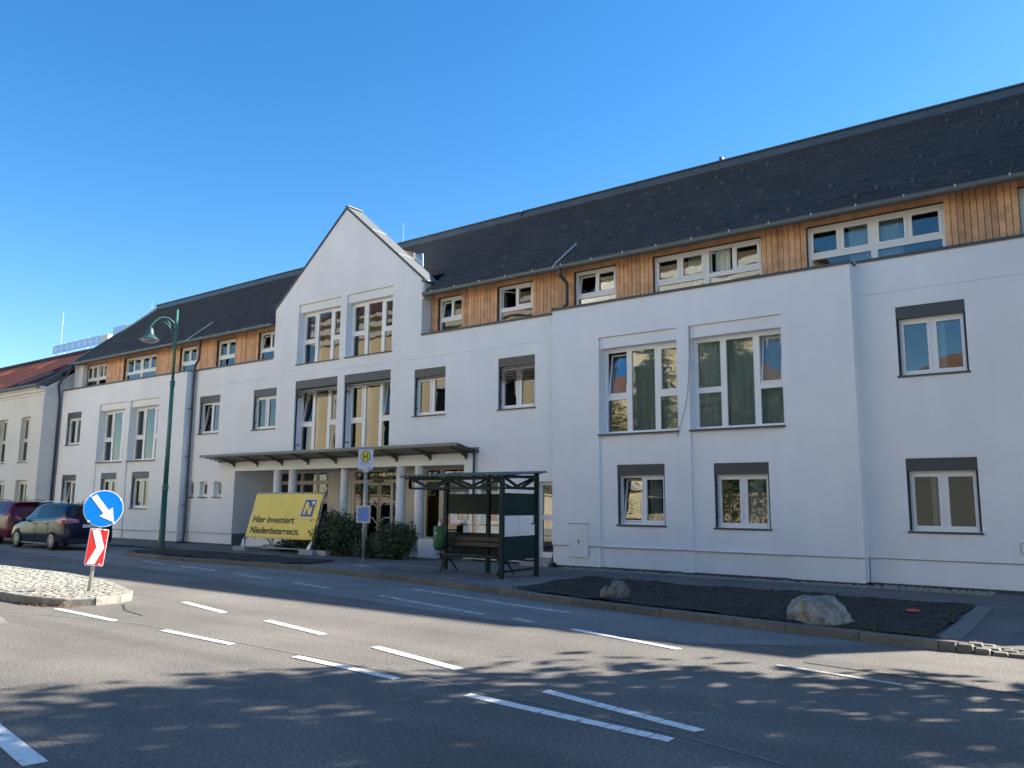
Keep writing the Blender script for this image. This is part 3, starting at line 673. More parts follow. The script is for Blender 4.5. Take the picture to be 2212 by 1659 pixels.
# lightning wires
for x, xt in ((-12.9, -12.55), (-31.85, -31.6)):
    pts = [rp(x, -.12, .06)] + [rp(x + (xt - x) * t, SL * t, .085) for t in (.02, .12, .25)]
    MB().tube(pts, .013, 6).build('lightning_wire', mat('bright_wire', (.85, .86, .78), .5), roof); MB().tube([rp(x + (xt - x) * t, SL * t, .08) for t in (.25, .6, 1)], .006, 5).build('lightning_wire', GUT, roof)
MB().tube([rp(XL + .05, -.15, .06), rp(XL + .05, 1.5, .08), rp(XL + .05, 3.2, .08)], .014, 6).build('lightning_wire', WIRE, roof)
MB().tube([(-23.5, RY, 12.4), (-23.5, RY, 13.3)], .012, 6).build('lightning_rod', WIRE, roof); MB().tube([(XL - .6, RY, 11.6), (XL - .6, RY, 12.75)], .010, 6).build('lightning_rod', WIRE, roof)

# downpipes
def pipe(pts, r=.045, clamps=()):
    mb = MB(); mb.tube(pts, r, 10); o = mb.build('downpipe', DARKM, bld, smooth=True)
    for z in clamps:
        p = pts[-1]; MB().box(p[0] - r - .012, p[0] + r + .012, p[1] - r - .012, p[1] + r + .02, z, z + .03).build('pipe_clamp', DARKM, o)
pipe([(-31.12, 19.26, 8.44), (-31.12, 19.26, 7.75), (-31.16, 19.24, 7.55), (-31.3, 19.22, 7.38), (-31.35, 19.22, 7.2), (-31.35, 19.22, 6.2), (-31.33, 19.22, .5), (-31.33, 19.2, .1), (-31.33, 19.1, -.06)], .05, (5.5, 3.5, 1.5))
pipe([(-12.75, 19.18, 8.46), (-12.75, 19.25, 8.25), (-12.75, 19.6, 8.1), (-12.75, 19.6, 7.45), (-12.8, 19.4, 7.28), (-12.92, 19.1, 7.24), (-12.95, 19.22, 7.05), (-12.93, 19.24, 6.8), (-12.93, 19.24, .6)], .05, (5.5, 3.5, 1.5))
MB().tube([(-12.93, 19.24, .62), (-12.93, 19.24, .25), (-12.9, 19.1, .08), (-12.8, 18.98, .03), (-12.72, 18.9, .0)], .065, 10).build('pipe_shoe', BPLAST, bld)
pipe([(-42.3, 19.16, 8.46), (-42.3, 19.1, 8.2), (-42.35, 18.95, 7.85), (-42.5, 18.8, 7.65), (-42.6, 18.72, 7.35), (-42.62, 18.8, 7.0), (-42.62, 18.85, 6.6), (-42.62, 18.85, 0)], .055, (5, 3))
pipe([(-15.93, 19.25, 3.3), (-15.93, 19.27, 3.1), (-15.93, 19.27, .05)], .04, (2.2, 1.0))

# meter cupboard cover, small boxes, cable
mc = MB().box(-12.27, -11.67, YB - .022, YB + .01, .25, 1.13).build('meter_cover', SKYP, bld, bevel=.006)
MB().box(-11.98, -11.94, YB - .03, YB - .022, .62, .72).build('lock', GUT, mc)
MB().box(-12.30, -11.64, YB - .03, YB + .01, 1.135, 1.15).build('drip_or_shade_line', GUT, mc)
wb = MB().box(-1.83, -1.45, Y0 - .05, Y0, .74, .97).build('wall_box', mat('box_frame', (.5, .5, .48), .5), bld); MB().box(-1.80, -1.48, Y0 - .06, Y0 - .05, .77, .94).build('box_door', SKYP, wb)
MB().tube([(-8.60, 18.935, 6.17), (-8.63, 18.935, 5.6), (-8.66, 18.935, 5.0), (-8.7, 18.935, 4.5), (-8.78, 18.93, 4.05), (-8.9, 18.93, 3.7), (-8.99, 18.93, 3.5), (-9.0, 18.93, 3.38), (-8.96, 18.93, 3.42)], .007, 5).build('loose_cable', GUT, bld)

# entrance: glazed back wall, columns, canopy
YE = 21.3
ent = []
for a, b in ((-27.95, -26.6), (-26.5, -25.7)): ent += [(a, b, .35, 2.36, 'fix'), (a, b, 2.5, 2.8, 'fix')]
ent += [(-25.55, -24.95, .35, 2.36, 'fix'), (-25.55, -24.95, 2.5, 2.8, 'fix')]
ent += [(-23.45, -22.98, .0, 2.37, 'fix'), (-23.45, -22.98, 2.5, 2.8, 'fix'), (-22.85, -20.75, 2.5, 2.8, 'fix'), (-21.4, -20.85, 0, 2.37, 'fix')]
ent += [(a, b, c, d, 'fix') for a, b in ((-19.75, -19.15), (-18.95, -17.95), (-17.8, -16.6)) for c, d in ((.5, 2.4), (2.52, 2.8))]
fr = MB().holes(ENX0, ENX1, -.06, ENZ, YE, [(a, b, c, d, .07) for a, b, c, d, _ in ent] + [(-22.85, -21.5, -.06, 2.4, .05)])
glz = fr.build('entrance_screen', CREAM, bld)
for a, b, c, d, _ in ent: MB().box(a - .003, b + .003, YE + .03, YE + .045, c - .003, d + .003).build('pane', GLASS, glz)
for a, b in ((-24.85, -24.2), (-24.15, -23.6), (-20.65, -20.2), (-20.15, -19.85)): MB().box(a, b, YE - .02, YE, .1, 2.36).build('panel', CREAM, glz, bevel=.006)
for a, b, s in ((-22.83, -22.2, 1), (-22.15, -21.52, -1)):
    dr_ = MB().holes(a, b, -.04, 2.38, YE + .05, [(a + .05, b - .05, .04, 2.3, .05)]).build('sliding_door', CREAM, bld)
    MB().box(a + .046, b - .046, YE + .07, YE + .085, .036, 2.304).build('pane', GLASS, dr_)
    xi = b if s > 0 else a; xo = a if s > 0 else b
    hb = MB()
    for z, zd in ((1.70, 1.48), (1.12, .9)): hb.bar((xo, YE + .03, z), (xo + s * .36, YE + .03, z), .03); hb.bar((xo + s * .36, YE + .03, z), (xi - s * .03, YE + .03, zd), .03)
    hb.build('push_bar', STEEL, dr_)
for a, b in ((-23.45, -22.98), (-21.4, -20.85)): MB().bar((a, YE - .01, 1.70), (b, YE - .01, 1.70), .03).bar((a, YE - .01, 1.12), (b, YE - .01, 1.12), .03).build('push_bar', STEEL, glz)
MB().box(-22.4, -21.9, YE - .08, YE - .003, 2.42, 2.48).build('door_sensor', BPLAST, glz)
MB().box(-21.25, -21.0, YE - .012, YE - .002, .95, 1.2).build('notice', WHITE, glz)
for x, y, r, zb in ((-25.75, 19.52, .155, -.06), (-24.85, 19.52, .155, -.06), (-22.1, 19.6, .135, -.06), (-19.25, 19.52, .16, -.06), (-18.42, 19.52, .145, .2)):
    MB().lathe([(r, zb), (r, ENZ)], (x, y, 0), 24).build('column', PL, bld, smooth=False).data.polygons.foreach_set('use_smooth', [True] * 24 + [False] * 2)
MB().box(-18.72, -18.1, 19.38, 19.75, -.06, .2).build('column_base', CONC, bld); MB().box(-18.28, -17.55, 19.36, 19.6, -.06, .53).build('low_wall', PL, bld, bevel=.01)
MB().box(-27.4, -24.4, 19.4, 19.62, -.06, .40).build('low_wall', PL, bld, bevel=.01)
CF, CZF, CZB = 18.45, 3.42, 3.27; CX0, CX1 = -29.3, -15.9
can = MB(); nb = 12
for i in range(nb):
    a = CX0 + (CX1 - CX0) * i / nb; b = CX0 + (CX1 - CX0) * (i + 1) / nb
    MB().prism([(a + .004, CF, CZF), (b - .004, CF, CZF), (b - .004, Y0 - .002, CZB), (a + .004, Y0 - .002, CZB)], (0, 0, .02)).build('canopy_panel', GUT, bld)
for k in range(5):
    t = .02 + k * .235; yy = CF + (Y0 - CF) * t; zz = CZF + (CZB - CZF) * t
    MB().box(CX0, CX1, yy - .025, yy + .025, zz - .06, zz - .003).build('canopy_purlin', GUT, bld)
MB().box(CX0 - .01, CX1 + .01, CF - .03, CF - .002, CZF - .045, CZF + .035).build('canopy_edge', GUT, bld)
MB().box(CX0, CX1 + .1, Y0 - .10, Y0 - .004, CZB - .07, CZB + .0).build('canopy_gutter', DARKM, bld)
MB().box(CX0, CX1 + .1, Y0 - .02, Y0 + .0, CZB + .02, CZB + .24 * 0 + .1).build('wall_flashing', GUT, bld)
for i in range(9):
    x = -28.3 + 1.5 * i; poly = []
    for t in range(9):
        q = t / 8; yy = Y0 - .004 - (Y0 - CF - .06) * q; poly.append((x, yy, 3.04 + .30 * q ** .8 if q else 3.03))
    top = [(x, Y0 - .004, CZB - .065), (x, CF + .06, CZF - .06)]
    b = MB().prism([(p[0] - .02, p[1], p[2]) for p in poly + top[::-1]], (.04, 0, 0)); b.build('canopy_bracket', GUT, bld)
    MB().box(x - .05, x + .05, Y0 - .03, Y0 - .002, 3.0, 3.2).build('bracket_plate', GUT, bld)
MB().tube([(-19.42, 19.36, 2.74), (-19.42, 19.22, 2.72)], .035, 8).tube([(-19.42, 19.22, 2.72), (-19.36, 19.05, 2.68)], .045, 8).build('security_camera', BPLAST, bld)
# side door next to the bay
sd_ = MB().holes(DX0, DX1, .16, 2.3, Y0 + .2, [(DX0 + .15, DX1 - .1, .3, 1.2, .05), (DX0 + .15, DX1 - .1, 1.35, 2.2, .05)]).build('side_door', FRAME, bld)
for a, b in ((.3, 1.2), (1.35, 2.2)): MB().box(DX0 + .147, DX1 - .097, Y0 + .23, Y0 + .245, a - .003, b + .003).build('pane', GLASS, sd_)
MB().box(DX0 - .15, DX1, Y0 - .5, Y0 + .2, -.06, .06).box(DX0 - .05, DX1, Y0 - .2, Y0 + .2, .06, .155).build('door_step', CONC, bld)

DARKP = glass('dark_window_glass', (.25, .27, .27), 1.6)
# ------------------------------------------------------------------ neighbouring house at the left
nh = thing('neighbour_house', 'cream rendered house with red tiled roof adjoining the left end of the white building', 'house', (-50, 18.12, 0))
NX0, NX1, NY = -64, -42.66, 18.12; NE, NR_Y, NR_Z = 7.22, 22.4, 10.2
nhol = []
for i in range(7):
    x = -44.95 - i * 2.6; nhol += [(x - .03, x + 1.0, 3.53, 5.82, .2), (x - .03, x + 1.27, 1.1, 2.63, .2)]
nw = MB().holes(NX0, NX1, -.1, 7.2, NY, nhol)
nw.add([(NX1, NY, -.1), (NX1, 26.6, -.1), (NX1, 26.6, 7.2), (NX1, NR_Y, NR_Z - .1), (NX1, NY, 7.2)], [(0, 1, 2, 3, 4)]).quad((NX0, 26.6, -.1), (NX1, 26.6, -.1), (NX1, 26.6, 7.2), (NX0, 26.6, 7.2)).quad((NX0, NY, -.1), (NX0, NY, 7.2), (NX0, 26.6, 7.2), (NX0, 26.6, -.1))
nw.build('house_wall', PLC, nh)
for i, (a, b, c, d, e) in enumerate(nhol):
    cells = [(.08, .46, .04, .45, 'fix'), (.54, .92, .04, .45, 'fix'), (.08, .46, .5, .96, 'sash'), (.54, .92, .5, .96, 'sash')] if i % 2 == 0 else [(.1, .47, .05, .9, 'sash'), (.53, .9, .05, .9, 'sash')]
    window(nh, a, b, c, d, NY, .2, cells, fm=CREAM, gmat=DARKP)
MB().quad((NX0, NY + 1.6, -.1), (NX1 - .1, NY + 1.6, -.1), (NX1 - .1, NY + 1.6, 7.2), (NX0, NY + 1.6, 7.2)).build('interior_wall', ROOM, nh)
cn = MB(); pr = [(0, 6.85), (-.05, 6.86), (-.06, 6.95), (-.16, 7.0), (-.18, 7.1), (-.3, 7.16), (-.3, 7.22), (0, 7.22)]
cn.prism([(NX0, NY + a, z) for a, z in pr], (NX1 + .25 - NX0, 0, 0)); cn.build('cornice', PLC, nh)
nsv = Vector((0, NR_Y - 17.8, NR_Z - 7.26)); NSL = nsv.length; nsv.normalize(); nnv = Vector((0, -nsv.z, nsv.y))
def nrp(x, s, h=0): return Vector((x, 17.8, 7.26)) + nsv * s + nnv * h
nr = MB().quad(nrp(NX0, 0), nrp(NX1 + .1, 0), nrp(NX1 + .1, NSL), nrp(NX0, NSL)).quad((NX0, NR_Y, NR_Z), (NX1, NR_Y, NR_Z), (NX1, 27, 7.2), (NX0, 27, 7.2)).build('roof', mat('red_underlay', (.1, .03, .02), .9), nh)
NB = Matrix((Vector((1, 0, 0)), nsv, nnv)).transposed().to_4x4(); NEu = NB.to_euler()
rtm = MB(); a = .115
for k in range(6):
    x0 = -a + 2 * a * k / 6; x1 = -a + 2 * a * (k + 1) / 6; h = lambda x: .03 + .022 * cos(x / a * pi)
    rtm.quad((x0, 0, h(x0) + .02), (x1, 0, h(x1) + .02), (x1, .38, h(x1)), (x0, .38, h(x0))).quad((x0, 0, 0), (x1, 0, 0), (x1, 0, h(x1) + .02), (x0, 0, h(x0) + .02))
rtile = rtm.mesh('roof_tile', RTILE); rbig = MB(); lst = []
for r in range(int(NSL / .33)):
    for i in range(int((NX1 - NX0) / .235)): lst.append((NX0 + .12 + i * .235, r * .33))
lst.sort(key=lambda t: -t[0] - t[1] * .01)
for k, (x, s) in enumerate(lst):
    if k < 300: inst(rtile, nr, nrp(x, s, rnd.uniform(0, .008)), NEu, 'roof_tile')
    else:
        M = Matrix.Translation(nrp(x, s, rnd.uniform(0, .008))) @ NB; rbig.add([M @ Vector(q) for q in rtm.v], rtm.f)
rbig.build('roof_tiles', RTILE, nr)['kind'] = 'stuff'
MB().tube([(NX0, NR_Y, NR_Z + .06), (NX1 + .1, NR_Y, NR_Z + .06)], .1, 8).build('ridge_tiles', RTILE, nr)
MB().prism([nrp(NX1 + .0, 0, .06), nrp(NX1 + .1, 0, .06), nrp(NX1 - .5, 2.6, .08), nrp(NX1 - .85, 2.6, .08)], nnv * .02).build('lead_flashing', GUT, nr)
MB().prism([nrp(-45.8, .45, .07), nrp(-45.3, .45, .07), nrp(-44.3, 1.7, .07), nrp(-44.7, 1.75, .07)], nnv * .06).build('roof_light', ZINC, nr)
MB().tube([(NX0, 17.72, 7.28), (NX1 + .15, 17.72, 7.28)], .085, 8).build('eaves_gutter', ZINC, nh)
MB().prism([(NX1 - .25, 17.8, 7.1), (NX1 + .06, 17.8, 7.1), (NX1 + .06, NY + .75, 7.75), (NX1 - .25, NY + .75, 7.75)], (0, 0, .25)).build('end_sheet', GUT, nh)
MB().bar((-43.7, NY - .05, 1.5), (-43.7, NY - .05, 1.75), .03).build('vent_pipe', GUT, nh)

# far rooftop with blue balustrade
ft = thing('rooftop_terrace_building', 'distant pale building with blue diamond-patterned roof balustrade and tall antenna rod', 'building', (-64, 34, 0))
MB().box(-76, -55, 31, 46, -.2, 13.0).build('house_wall', PLC, ft); MB().box(-76, -55, 30.6, 46, 13.0, 13.35).build('roof_slab', mat('slab_edge', (.4, .34, .26), .8), ft)
MB().box(-62.0, -60.9, 30.0, 31.5, 13.35, 14.15).build('stair_head', CREAM, ft); MB().box(-68.2, -67.7, 30.3, 30.7, 12.7, 13.35).build('roof_vent', ZINC, ft)
for i in range(4):
    x0 = -69.8 + i * 1.95; x1 = x0 + 1.93; p = MB().box(x0, x1, 30.0, 30.03, 13.5, 14.18).build('balustrade_panel', BALU, ft); cx = (x0 + x1) / 2
    for c in (x0 + .48, x1 - .48): MB().prism([(c - .44, 29.985, 13.84), (c, 29.985, 13.54), (c + .44, 29.985, 13.84), (c, 29.985, 14.14)], (0, .012, 0)).build('diamond', BALD, p)
    MB().bar((x0, 30.015, 13.3), (x0, 30.015, 14.26), .05).build('balustrade_post', STEEL, ft)
MB().box(-60.2, -58.3, 30, 30.04, 13.7, 14.55).build('balustrade_panel', BALU, ft); MB().box(-58.3, -57.3, 30, 30.6, 13.6, 14.5).build('stair_head', CREAM, ft)
MB().box(-65.2, -64.0, 31.2, 31.8, 14.2, 14.42).build('roof_hatch', WHITE, ft)
MB().tube([(-69.0, 30.2, 13.3), (-69.0, 30.2, 17.0)], .03, 6).build('antenna_rod', WIRE, ft)

# ------------------------------------------------------------------ street lamp
L0 = (-25.2, 14.68); lz = pave_z(*L0)
lamp = thing('street_lamp', 'tall green street lamp with a single bell shade on a curved arm', 'street lamp', (L0[0], L0[1], lz))
lc = (L0[0], L0[1], 0)
MB().lathe([(.13, lz), (.13, .12), (.10, .3), (.085, 2.0)], lc, 16).build('base', GREEN, lamp, smooth=True)
MB().lathe([(.078, 2.15), (.07, 3.8), (.062, 5.5)], lc, 16).lathe([(.05, 5.6), (.045, 7.0), (.04, 8.05)], lc, 16).build('pole', LAMPG, lamp, smooth=True)
for z, r in ((2.08, .105), (5.53, .085)):
    MB().lathe([(r * .8, z - .1), (r, z - .07), (r, z - .03), (r * .8, z - .02), (r * .8, z + .0), (r * 1.05, z + .02), (r * 1.05, z + .06), (r * .7, z + .1)], lc, 16).build('collar', LAMPG, lamp, smooth=True)
MB().lathe([(.05, 7.38), (.07, 7.42), (.07, 7.5), (.05, 7.54)], lc, 14).lathe([(.05, 6.72), (.06, 6.75), (.06, 6.8), (.045, 6.83)], lc, 14).build('clamp', LAMPG, lamp, smooth=True)
ad = Vector((-.25, -.97, 0)).normalized(); P0 = Vector((*L0, 0))
arm = [P0 + ad * (.85 * (1 - cos(t)) / 2 * 1.0) + Vector((0, 0, 7.46 + .26 * sin(t * .86))) for t in [pi * i / 12 for i in range(13)]]
arm = [P0 + ad * x + Vector((0, 0, z)) for x, z in ((.04, 7.5), (.12, 7.62), (.25, 7.71), (.40, 7.73), (.55, 7.68), (.68, 7.56), (.78, 7.42), (.82, 7.34))]
MB().tube(arm, .022, 8).build('arm', LAMPG, lamp, smooth=True)
MB().tube([P0 + ad * x + Vector((0, 0, z)) for x, z in ((.06, 6.8), (.1, 7.1), (.14, 7.3), (.24, 7.46), (.36, 7.55), (.46, 7.56))], .014, 6).tube([P0 + ad * x + Vector((0, 0, z)) for x, z in ((.16, 7.32), (.2, 7.5), (.26, 7.58), (.3, 7.64))], .014, 6).tube([P0 + Vector((.07, -.02, z)) for z in (6.78, 6.9, 7.2, 7.4)], .012, 6).build('scroll_bracket', LAMPG, lamp, smooth=True)
sc0 = P0 + ad * .82
MB().lathe([(.02, 7.36), (.05, 7.33), (.09, 7.28), (.115, 7.2), (.13, 7.1), (.18, 7.03), (.26, 6.96), (.325, 6.92), (.325, 6.905), (.24, 6.94), (.12, 7.05), (.05, 7.2)], (sc0.x, sc0.y, 0), 24).build('shade', LAMPD, lamp, smooth=True)
MB().lathe([(.30, 6.925), (.28, 6.88), (.18, 6.82), (.05, 6.79)], (sc0.x, sc0.y, 0), 20).build('lamp_lens', mat('lamp_lens', (.4, .4, .38), .25), lamp, smooth=True)
gt = MB()
for i in range(260):
    a = rnd.uniform(0, 2 * pi); r = rnd.uniform(.1, .5); x = L0[0] + r * cos(a) * 1.3; y = L0[1] + r * sin(a); z = lz + .02; h = rnd.uniform(.06, .2); b = rnd.uniform(-.06, .06)
    gt.add([(x, y, z), (x + .012, y, z), (x + b, y + b, z + h)], [(0, 1, 2)])
for i in range(120):
    x = rnd.choice((rnd.gauss(-2.6, .3), rnd.gauss(-3.3, .5))); x = min(x, -2.1); y = kerb_y(x) + abs(rnd.gauss(.16, .1)) + .14; z = pave_z(x, y) + .02; h = rnd.uniform(.03, .1); b = rnd.uniform(-.05, .05)
    gt.add([(x, y, z), (x + .012, y, z), (x + b, y + b * .4, z + h)], [(0, 1, 2)])
tag(gt.build('grass', GRASSM), 'thin green grass tufts along the soil beds', kind='stuff')

# ------------------------------------------------------------------ traffic sign on the island (local frame: x towards the viewer side)
S0 = (-14.4, 7.12)
ts = thing('traffic_sign', 'blue round keep-right arrow sign above a red and white chevron plate on a short post', 'traffic sign', (S0[0], S0[1], .1), rotz=radians(-26), local=True)
ts.rotation_euler = (radians(-5.2), 0, radians(-26))
MB().tube([(-.045, 0, -.05), (-.045, 0, .45), (-.03, 0, 1.72)], .03, 12).build('post', STEEL, ts, smooth=True)
def disc(x, r, zc, t=.02, n=40, m=BLUE, name='sign_disc', par=None):
    return MB().prism([(x, r * cos(2 * pi * i / n), zc + r * sin(2 * pi * i / n)) for i in range(n)], (t, 0, 0)).build(name, m, par or ts)
zc = 1.42; R = .318
d0 = disc(0, R, zc, m=WHITE); disc(.0205, R - .014, zc, .003, name='sign_face', par=d0)
c45 = cos(radians(-48)); s45 = sin(radians(-48))
ar = [(-.27, .05), (.07, .05), (.07, .125), (.30, 0), (.07, -.125), (.07, -.05), (-.27, -.05)]
MB().prism([(.0245, a * c45 - b * s45, zc + a * s45 + b * c45) for a, b in ar], (.003, 0, 0)).build('arrow', WHITE, d0)
for a in (35, 140, 230, 310): MB().box(.0, .026, (R - .01) * cos(radians(a)) - .016, (R - .01) * cos(radians(a)) + .016, zc + (R - .01) * sin(radians(a)) - .016, zc + (R - .01) * sin(radians(a)) + .016).build('rim_clip', WHITE, d0)
def rr(y0, y1, z0, z1, r, x):
    o = []
    for cx_, cz_, a0 in ((y1 - r, z1 - r, 0), (y0 + r, z1 - r, 90), (y0 + r, z0 + r, 180), (y1 - r, z0 + r, 270)):
        for k in range(5): a = radians(a0 + k * 22.5); o.append((x, cx_ + r * cos(a), cz_ + r * sin(a)))
    return o
pb = MB().prism(rr(-.15, .15, .44, 1.07, .03, 0), (.02, 0, 0)).build('chevron_plate', WHITE, ts); MB().prism(rr(-.138, .138, .452, 1.058, .025, .0205), (.003, 0, 0)).build('plate_face', RED, pb)
MB().prism([(.0245, y, z) for y, z in ((-.115, 1.045), (.01, 1.045), (.12, .755), (.01, .465), (-.115, .465), (-.005, .755))], (.003, 0, 0)).build('chevron', WHITE, pb)
for y, z in ((-.05, 1.06), (.08, 1.06), (.09, .47)): MB().box(.0, .03, y - .018, y + .018, z - .012, z + .012).build('rim_clip', WHITE, pb)
lv = MB()
for i in range(160):
    a = rnd.uniform(-.4, 1); x = -14.05 + a * .8 + rnd.gauss(0, .12); y = 6.1 + a * .3 + rnd.gauss(0, .05); z = .012; q = rnd.uniform(.015, .035); t = rnd.uniform(0, 6)
    if inpoly(x, y, front): z = .135
    lv.add([(x + q * cos(t), y + q * sin(t), z), (x - q * sin(t) * .6, y + q * cos(t) * .6, z + .012), (x - q * cos(t), y - q * sin(t), z + .004), (x + q * sin(t) * .6, y - q * cos(t) * .6, z)], [(0, 1, 2, 3)])
tag(lv.build('fallen_leaves', DRYL), 'brown fallen leaves along the edge of the traffic island', kind='stuff')

# ------------------------------------------------------------------ bus stop sign
B0 = (-15.66, 14.6); bz = pave_z(*B0)
bs = thing('bus_stop_sign', 'bus stop pole with white H plate and small timetable case', 'bus stop sign', (B0[0], B0[1], bz), rotz=radians(14), local=True)
MB().lathe([(.22, 0), (.22, .015), (.05, .03)], (0, 0, 0), 20).build('foot_plate', CONC, bs); MB().lathe([(.032, 0), (.032, 2.5)], (0, 0, 0), 14).build('pole', STEEL, bs, smooth=True)
pl = MB().box(-.225, .225, -.045, -.03, 2.43, 2.95).build('stop_plate', PALES, bs, bevel=.005); MB().box(-.08, .08, -.03, .03, 2.36, 2.43).build('clamp', STEEL, bs)
def vdisc(y, r, zc, m, name, par, xc=0, n=36, t=.003): return MB().prism([(xc + r * cos(2 * pi * i / n), y, zc + r * sin(2 * pi * i / n)) for i in range(n)], (0, t, 0)).build(name, m, par)
vdisc(-.049, .15, 2.77, DGREEN, 'ring', pl); vdisc(-.0525, .125, 2.77, YSIGN, 'emblem_face', pl)
MB().box(-.07, -.036, -.057, -.0525, 2.685, 2.855).box(.036, .07, -.057, -.0525, 2.685, 2.855).box(-.0359, .0359, -.057, -.0525, 2.752, 2.788).build('letter', DGREEN, pl)
tx = MB()
for i, wd in enumerate((.022, .014, .018, .012, .016, .02, .014, .018, .012, .016, .014)): tx.box(-.15 + i * .026, -.15 + i * .026 + wd, -.0475, -.0452, 2.575, 2.59 + (i % 3 == 0) * .008)
for i in range(4): tx.box(-.05 + i * .022, -.05 + i * .022 + .015, -.0475, -.0452, 2.535, 2.55)
for i in range(5): tx.box(.05 + i * .024, .05 + i * .024 + .018, -.0475, -.0452, 2.46, 2.487)
tx.build('lettering', mat('print_blue', (.06, .12, .25), .6), pl)
tc = MB().box(-.205, .205, -.07, -.032, 1.08, 1.52).build('timetable_case', STEEL, bs, bevel=.006); pp = MB().box(-.17, .17, -.074, -.07, 1.115, 1.485).build('timetable', LBLUE, tc)
tt = MB()
for i in range(14): tt.box(-.14, -.14 + rnd.uniform(.18, .28), -.0755, -.0742, 1.44 - i * .022, 1.445 - i * .022)
tt.build('lettering', mat('print_pale', (.06, .17, .45), .6), tc); MB().box(-.17, .17, -.0755, -.0742, 1.455, 1.485).build('header_strip', mat('print_header', (.3, .34, .4), .6), tc)

# ------------------------------------------------------------------ bus shelter
FX, FYs, BY = -10.66, 13.85, 15.43; XLs = -13.62
z1, z2 = pave_z(-10.7, 13.8), pave_z(-10.9, 15.4)
sh = thing('bus_shelter', 'dark green open bus shelter with lattice beams, panels and corrugated roof', 'bus shelter', (-12.1, 14.6, z2))
for x, y, zt_, zb in ((FX, FYs, 2.24, z1), (-10.88, BY, 2.36, z2), (-12.28, BY, 2.33, z2), (XLs, BY, 2.33, z2)): MB().box(x - .045, x + .045, y - .045, y + .045, zb, zt_).build('post', SHELT, sh, bevel=.006)
MB().box(FX - .1, FX + .1, FYs - .1, FYs + .1, z1 - .01, z1 + .012).build('foot_plate', CONC, sh)
def truss(p, q, zl, zh, n, name='lattice_beam'):
    p = Vector((*p, 0)); q = Vector((*q, 0)); mb = MB(); up = Vector((0, 0, 1))
    mb.bar(p + up * zl, q + up * zl, .045); mb.bar(p + up * zh, q + up * zh, .06)
    mb.bar(p + up * zl, p + up * zh, .05); o = mb.build(name, SHELT, sh)
    for i in range(n):
        a = p.lerp(q, i / n); m = p.lerp(q, (i + .5) / n); b = p.lerp(q, (i + 1) / n)
        MB().bar(a + up * zh, m + up * zl, .048).build('diagonal', SHELT, o); MB().bar(m + up * zl, b + up * zh, .048).build('diagonal', SHELT, o)
truss((-13.36, FYs), (FX, FYs), 1.99, 2.2, 2); truss((XLs, BY), (-10.88, BY), 2.02, 2.28, 2); truss((FX, FYs), (-10.88, BY), 1.99, 2.25, 1); truss((-13.36, FYs), (XLs, BY), 1.99, 2.25, 1)
n = 44; pts_f = []; pts_b = []
for i in range(n + 1):
    x = -13.5 + (3.0) * i / n; o = .016 * (1 if i % 2 else -1); pts_f.append((x, FYs - .22, 2.25 + o)); pts_b.append((x - .2, BY + .2, 2.39 + o))
MB().add(pts_f + pts_b + [(a, b, c + .012) for a, b, c in pts_f] + [(a, b, c + .012) for a, b, c in pts_b], [(i, i + 1, n + 2 + i, n + 1 + i) for i in range(n)] + [(2 * n + 2 + i, 3 * n + 3 + i, 3 * n + 4 + i, 2 * n + 3 + i) for i in range(n)] + [(i, 2 * n + 2 + i, 2 * n + 3 + i, i + 1) for i in range(n)]).build('roof_sheet', SHELR, sh)
MB().bar((-13.5, FYs - .03, 2.215), (FX + .1, FYs - .03, 2.215), .035).bar((-13.65, BY + .03, 2.34), (-10.75, BY + .03, 2.36), .035).build('roof_rail', SHELT, sh)
def panel(p, q, za, zb, m, name, t=.012):
    p = Vector((*p, 0)); q = Vector((*q, 0)); MB().bar(p + Vector((0, 0, (za + zb) / 2)), q + Vector((0, 0, (za + zb) / 2)), t, zb - za).build(name, m, sh)
for p, q in (((XLs + .05, BY), (-12.33, BY)), ((-12.23, BY), (-10.93, BY)), ((-10.68, FYs + .05), (-10.87, BY - .05))):
    panel(p, q, 1.40, 1.885, SHELT, 'upper_panel'); panel(p, q, .96, 1.40, PERSP, 'clear_panel', .008); panel(p, q, .45, .96, SHELT, 'lower_panel')
MB().bar((FX, FYs, .24), (-10.88, BY, .22), .05).build('bottom_rail', SHELT, sh)
MB().bar((XLs, BY, .38), (-10.88, BY, .38), .04).build('bottom_rail', SHELT, sh)
be = thing('bench', 'dark brown plank bench with black cast iron legs inside the shelter', 'bench', (-12.3, 15.0, z2))
for x in (-13.12, -11.42):
    b = MB()
    b.tube([(x, 14.68, z1), (x, 14.72, .16), (x, 14.80, .28), (x, 14.74, .38), (x, 14.66, .46)], .022, 6).tube([(x, 15.28, z1), (x, 15.2, .18), (x, 15.05, .33), (x, 14.85, .30)], .022, 6).tube([(x, 14.66, .46), (x, 15.05, .44), (x, 15.18, .6), (x, 15.27, .92)], .02, 6).tube([(x, 14.68, .46), (x, 14.72, .62), (x, 14.95, .66), (x, 15.16, .62)], .017, 6); b.build('bench_leg', IRON, be, smooth=True)
for i in range(4): MB().box(-13.25, -11.3, 14.68 + i * .1, 14.765 + i * .1, .455, .485).build('seat_plank', BENCHW, be, bevel=.005)
for i in range(2): MB().bar((-13.25, 15.2 + i * .025, .70 + i * .12), (-11.3, 15.2 + i * .025, .70 + i * .12), .03, .105, (0, .25, 1)).build('back_plank', BENCHW, be, bevel=.005)
bn = thing('litter_bin', 'rounded green litter bin hung on the left shelter post, overfilled', 'litter bin', (-13.44, 14.98, .5))
bc = (-13.43, 15.0, 0)
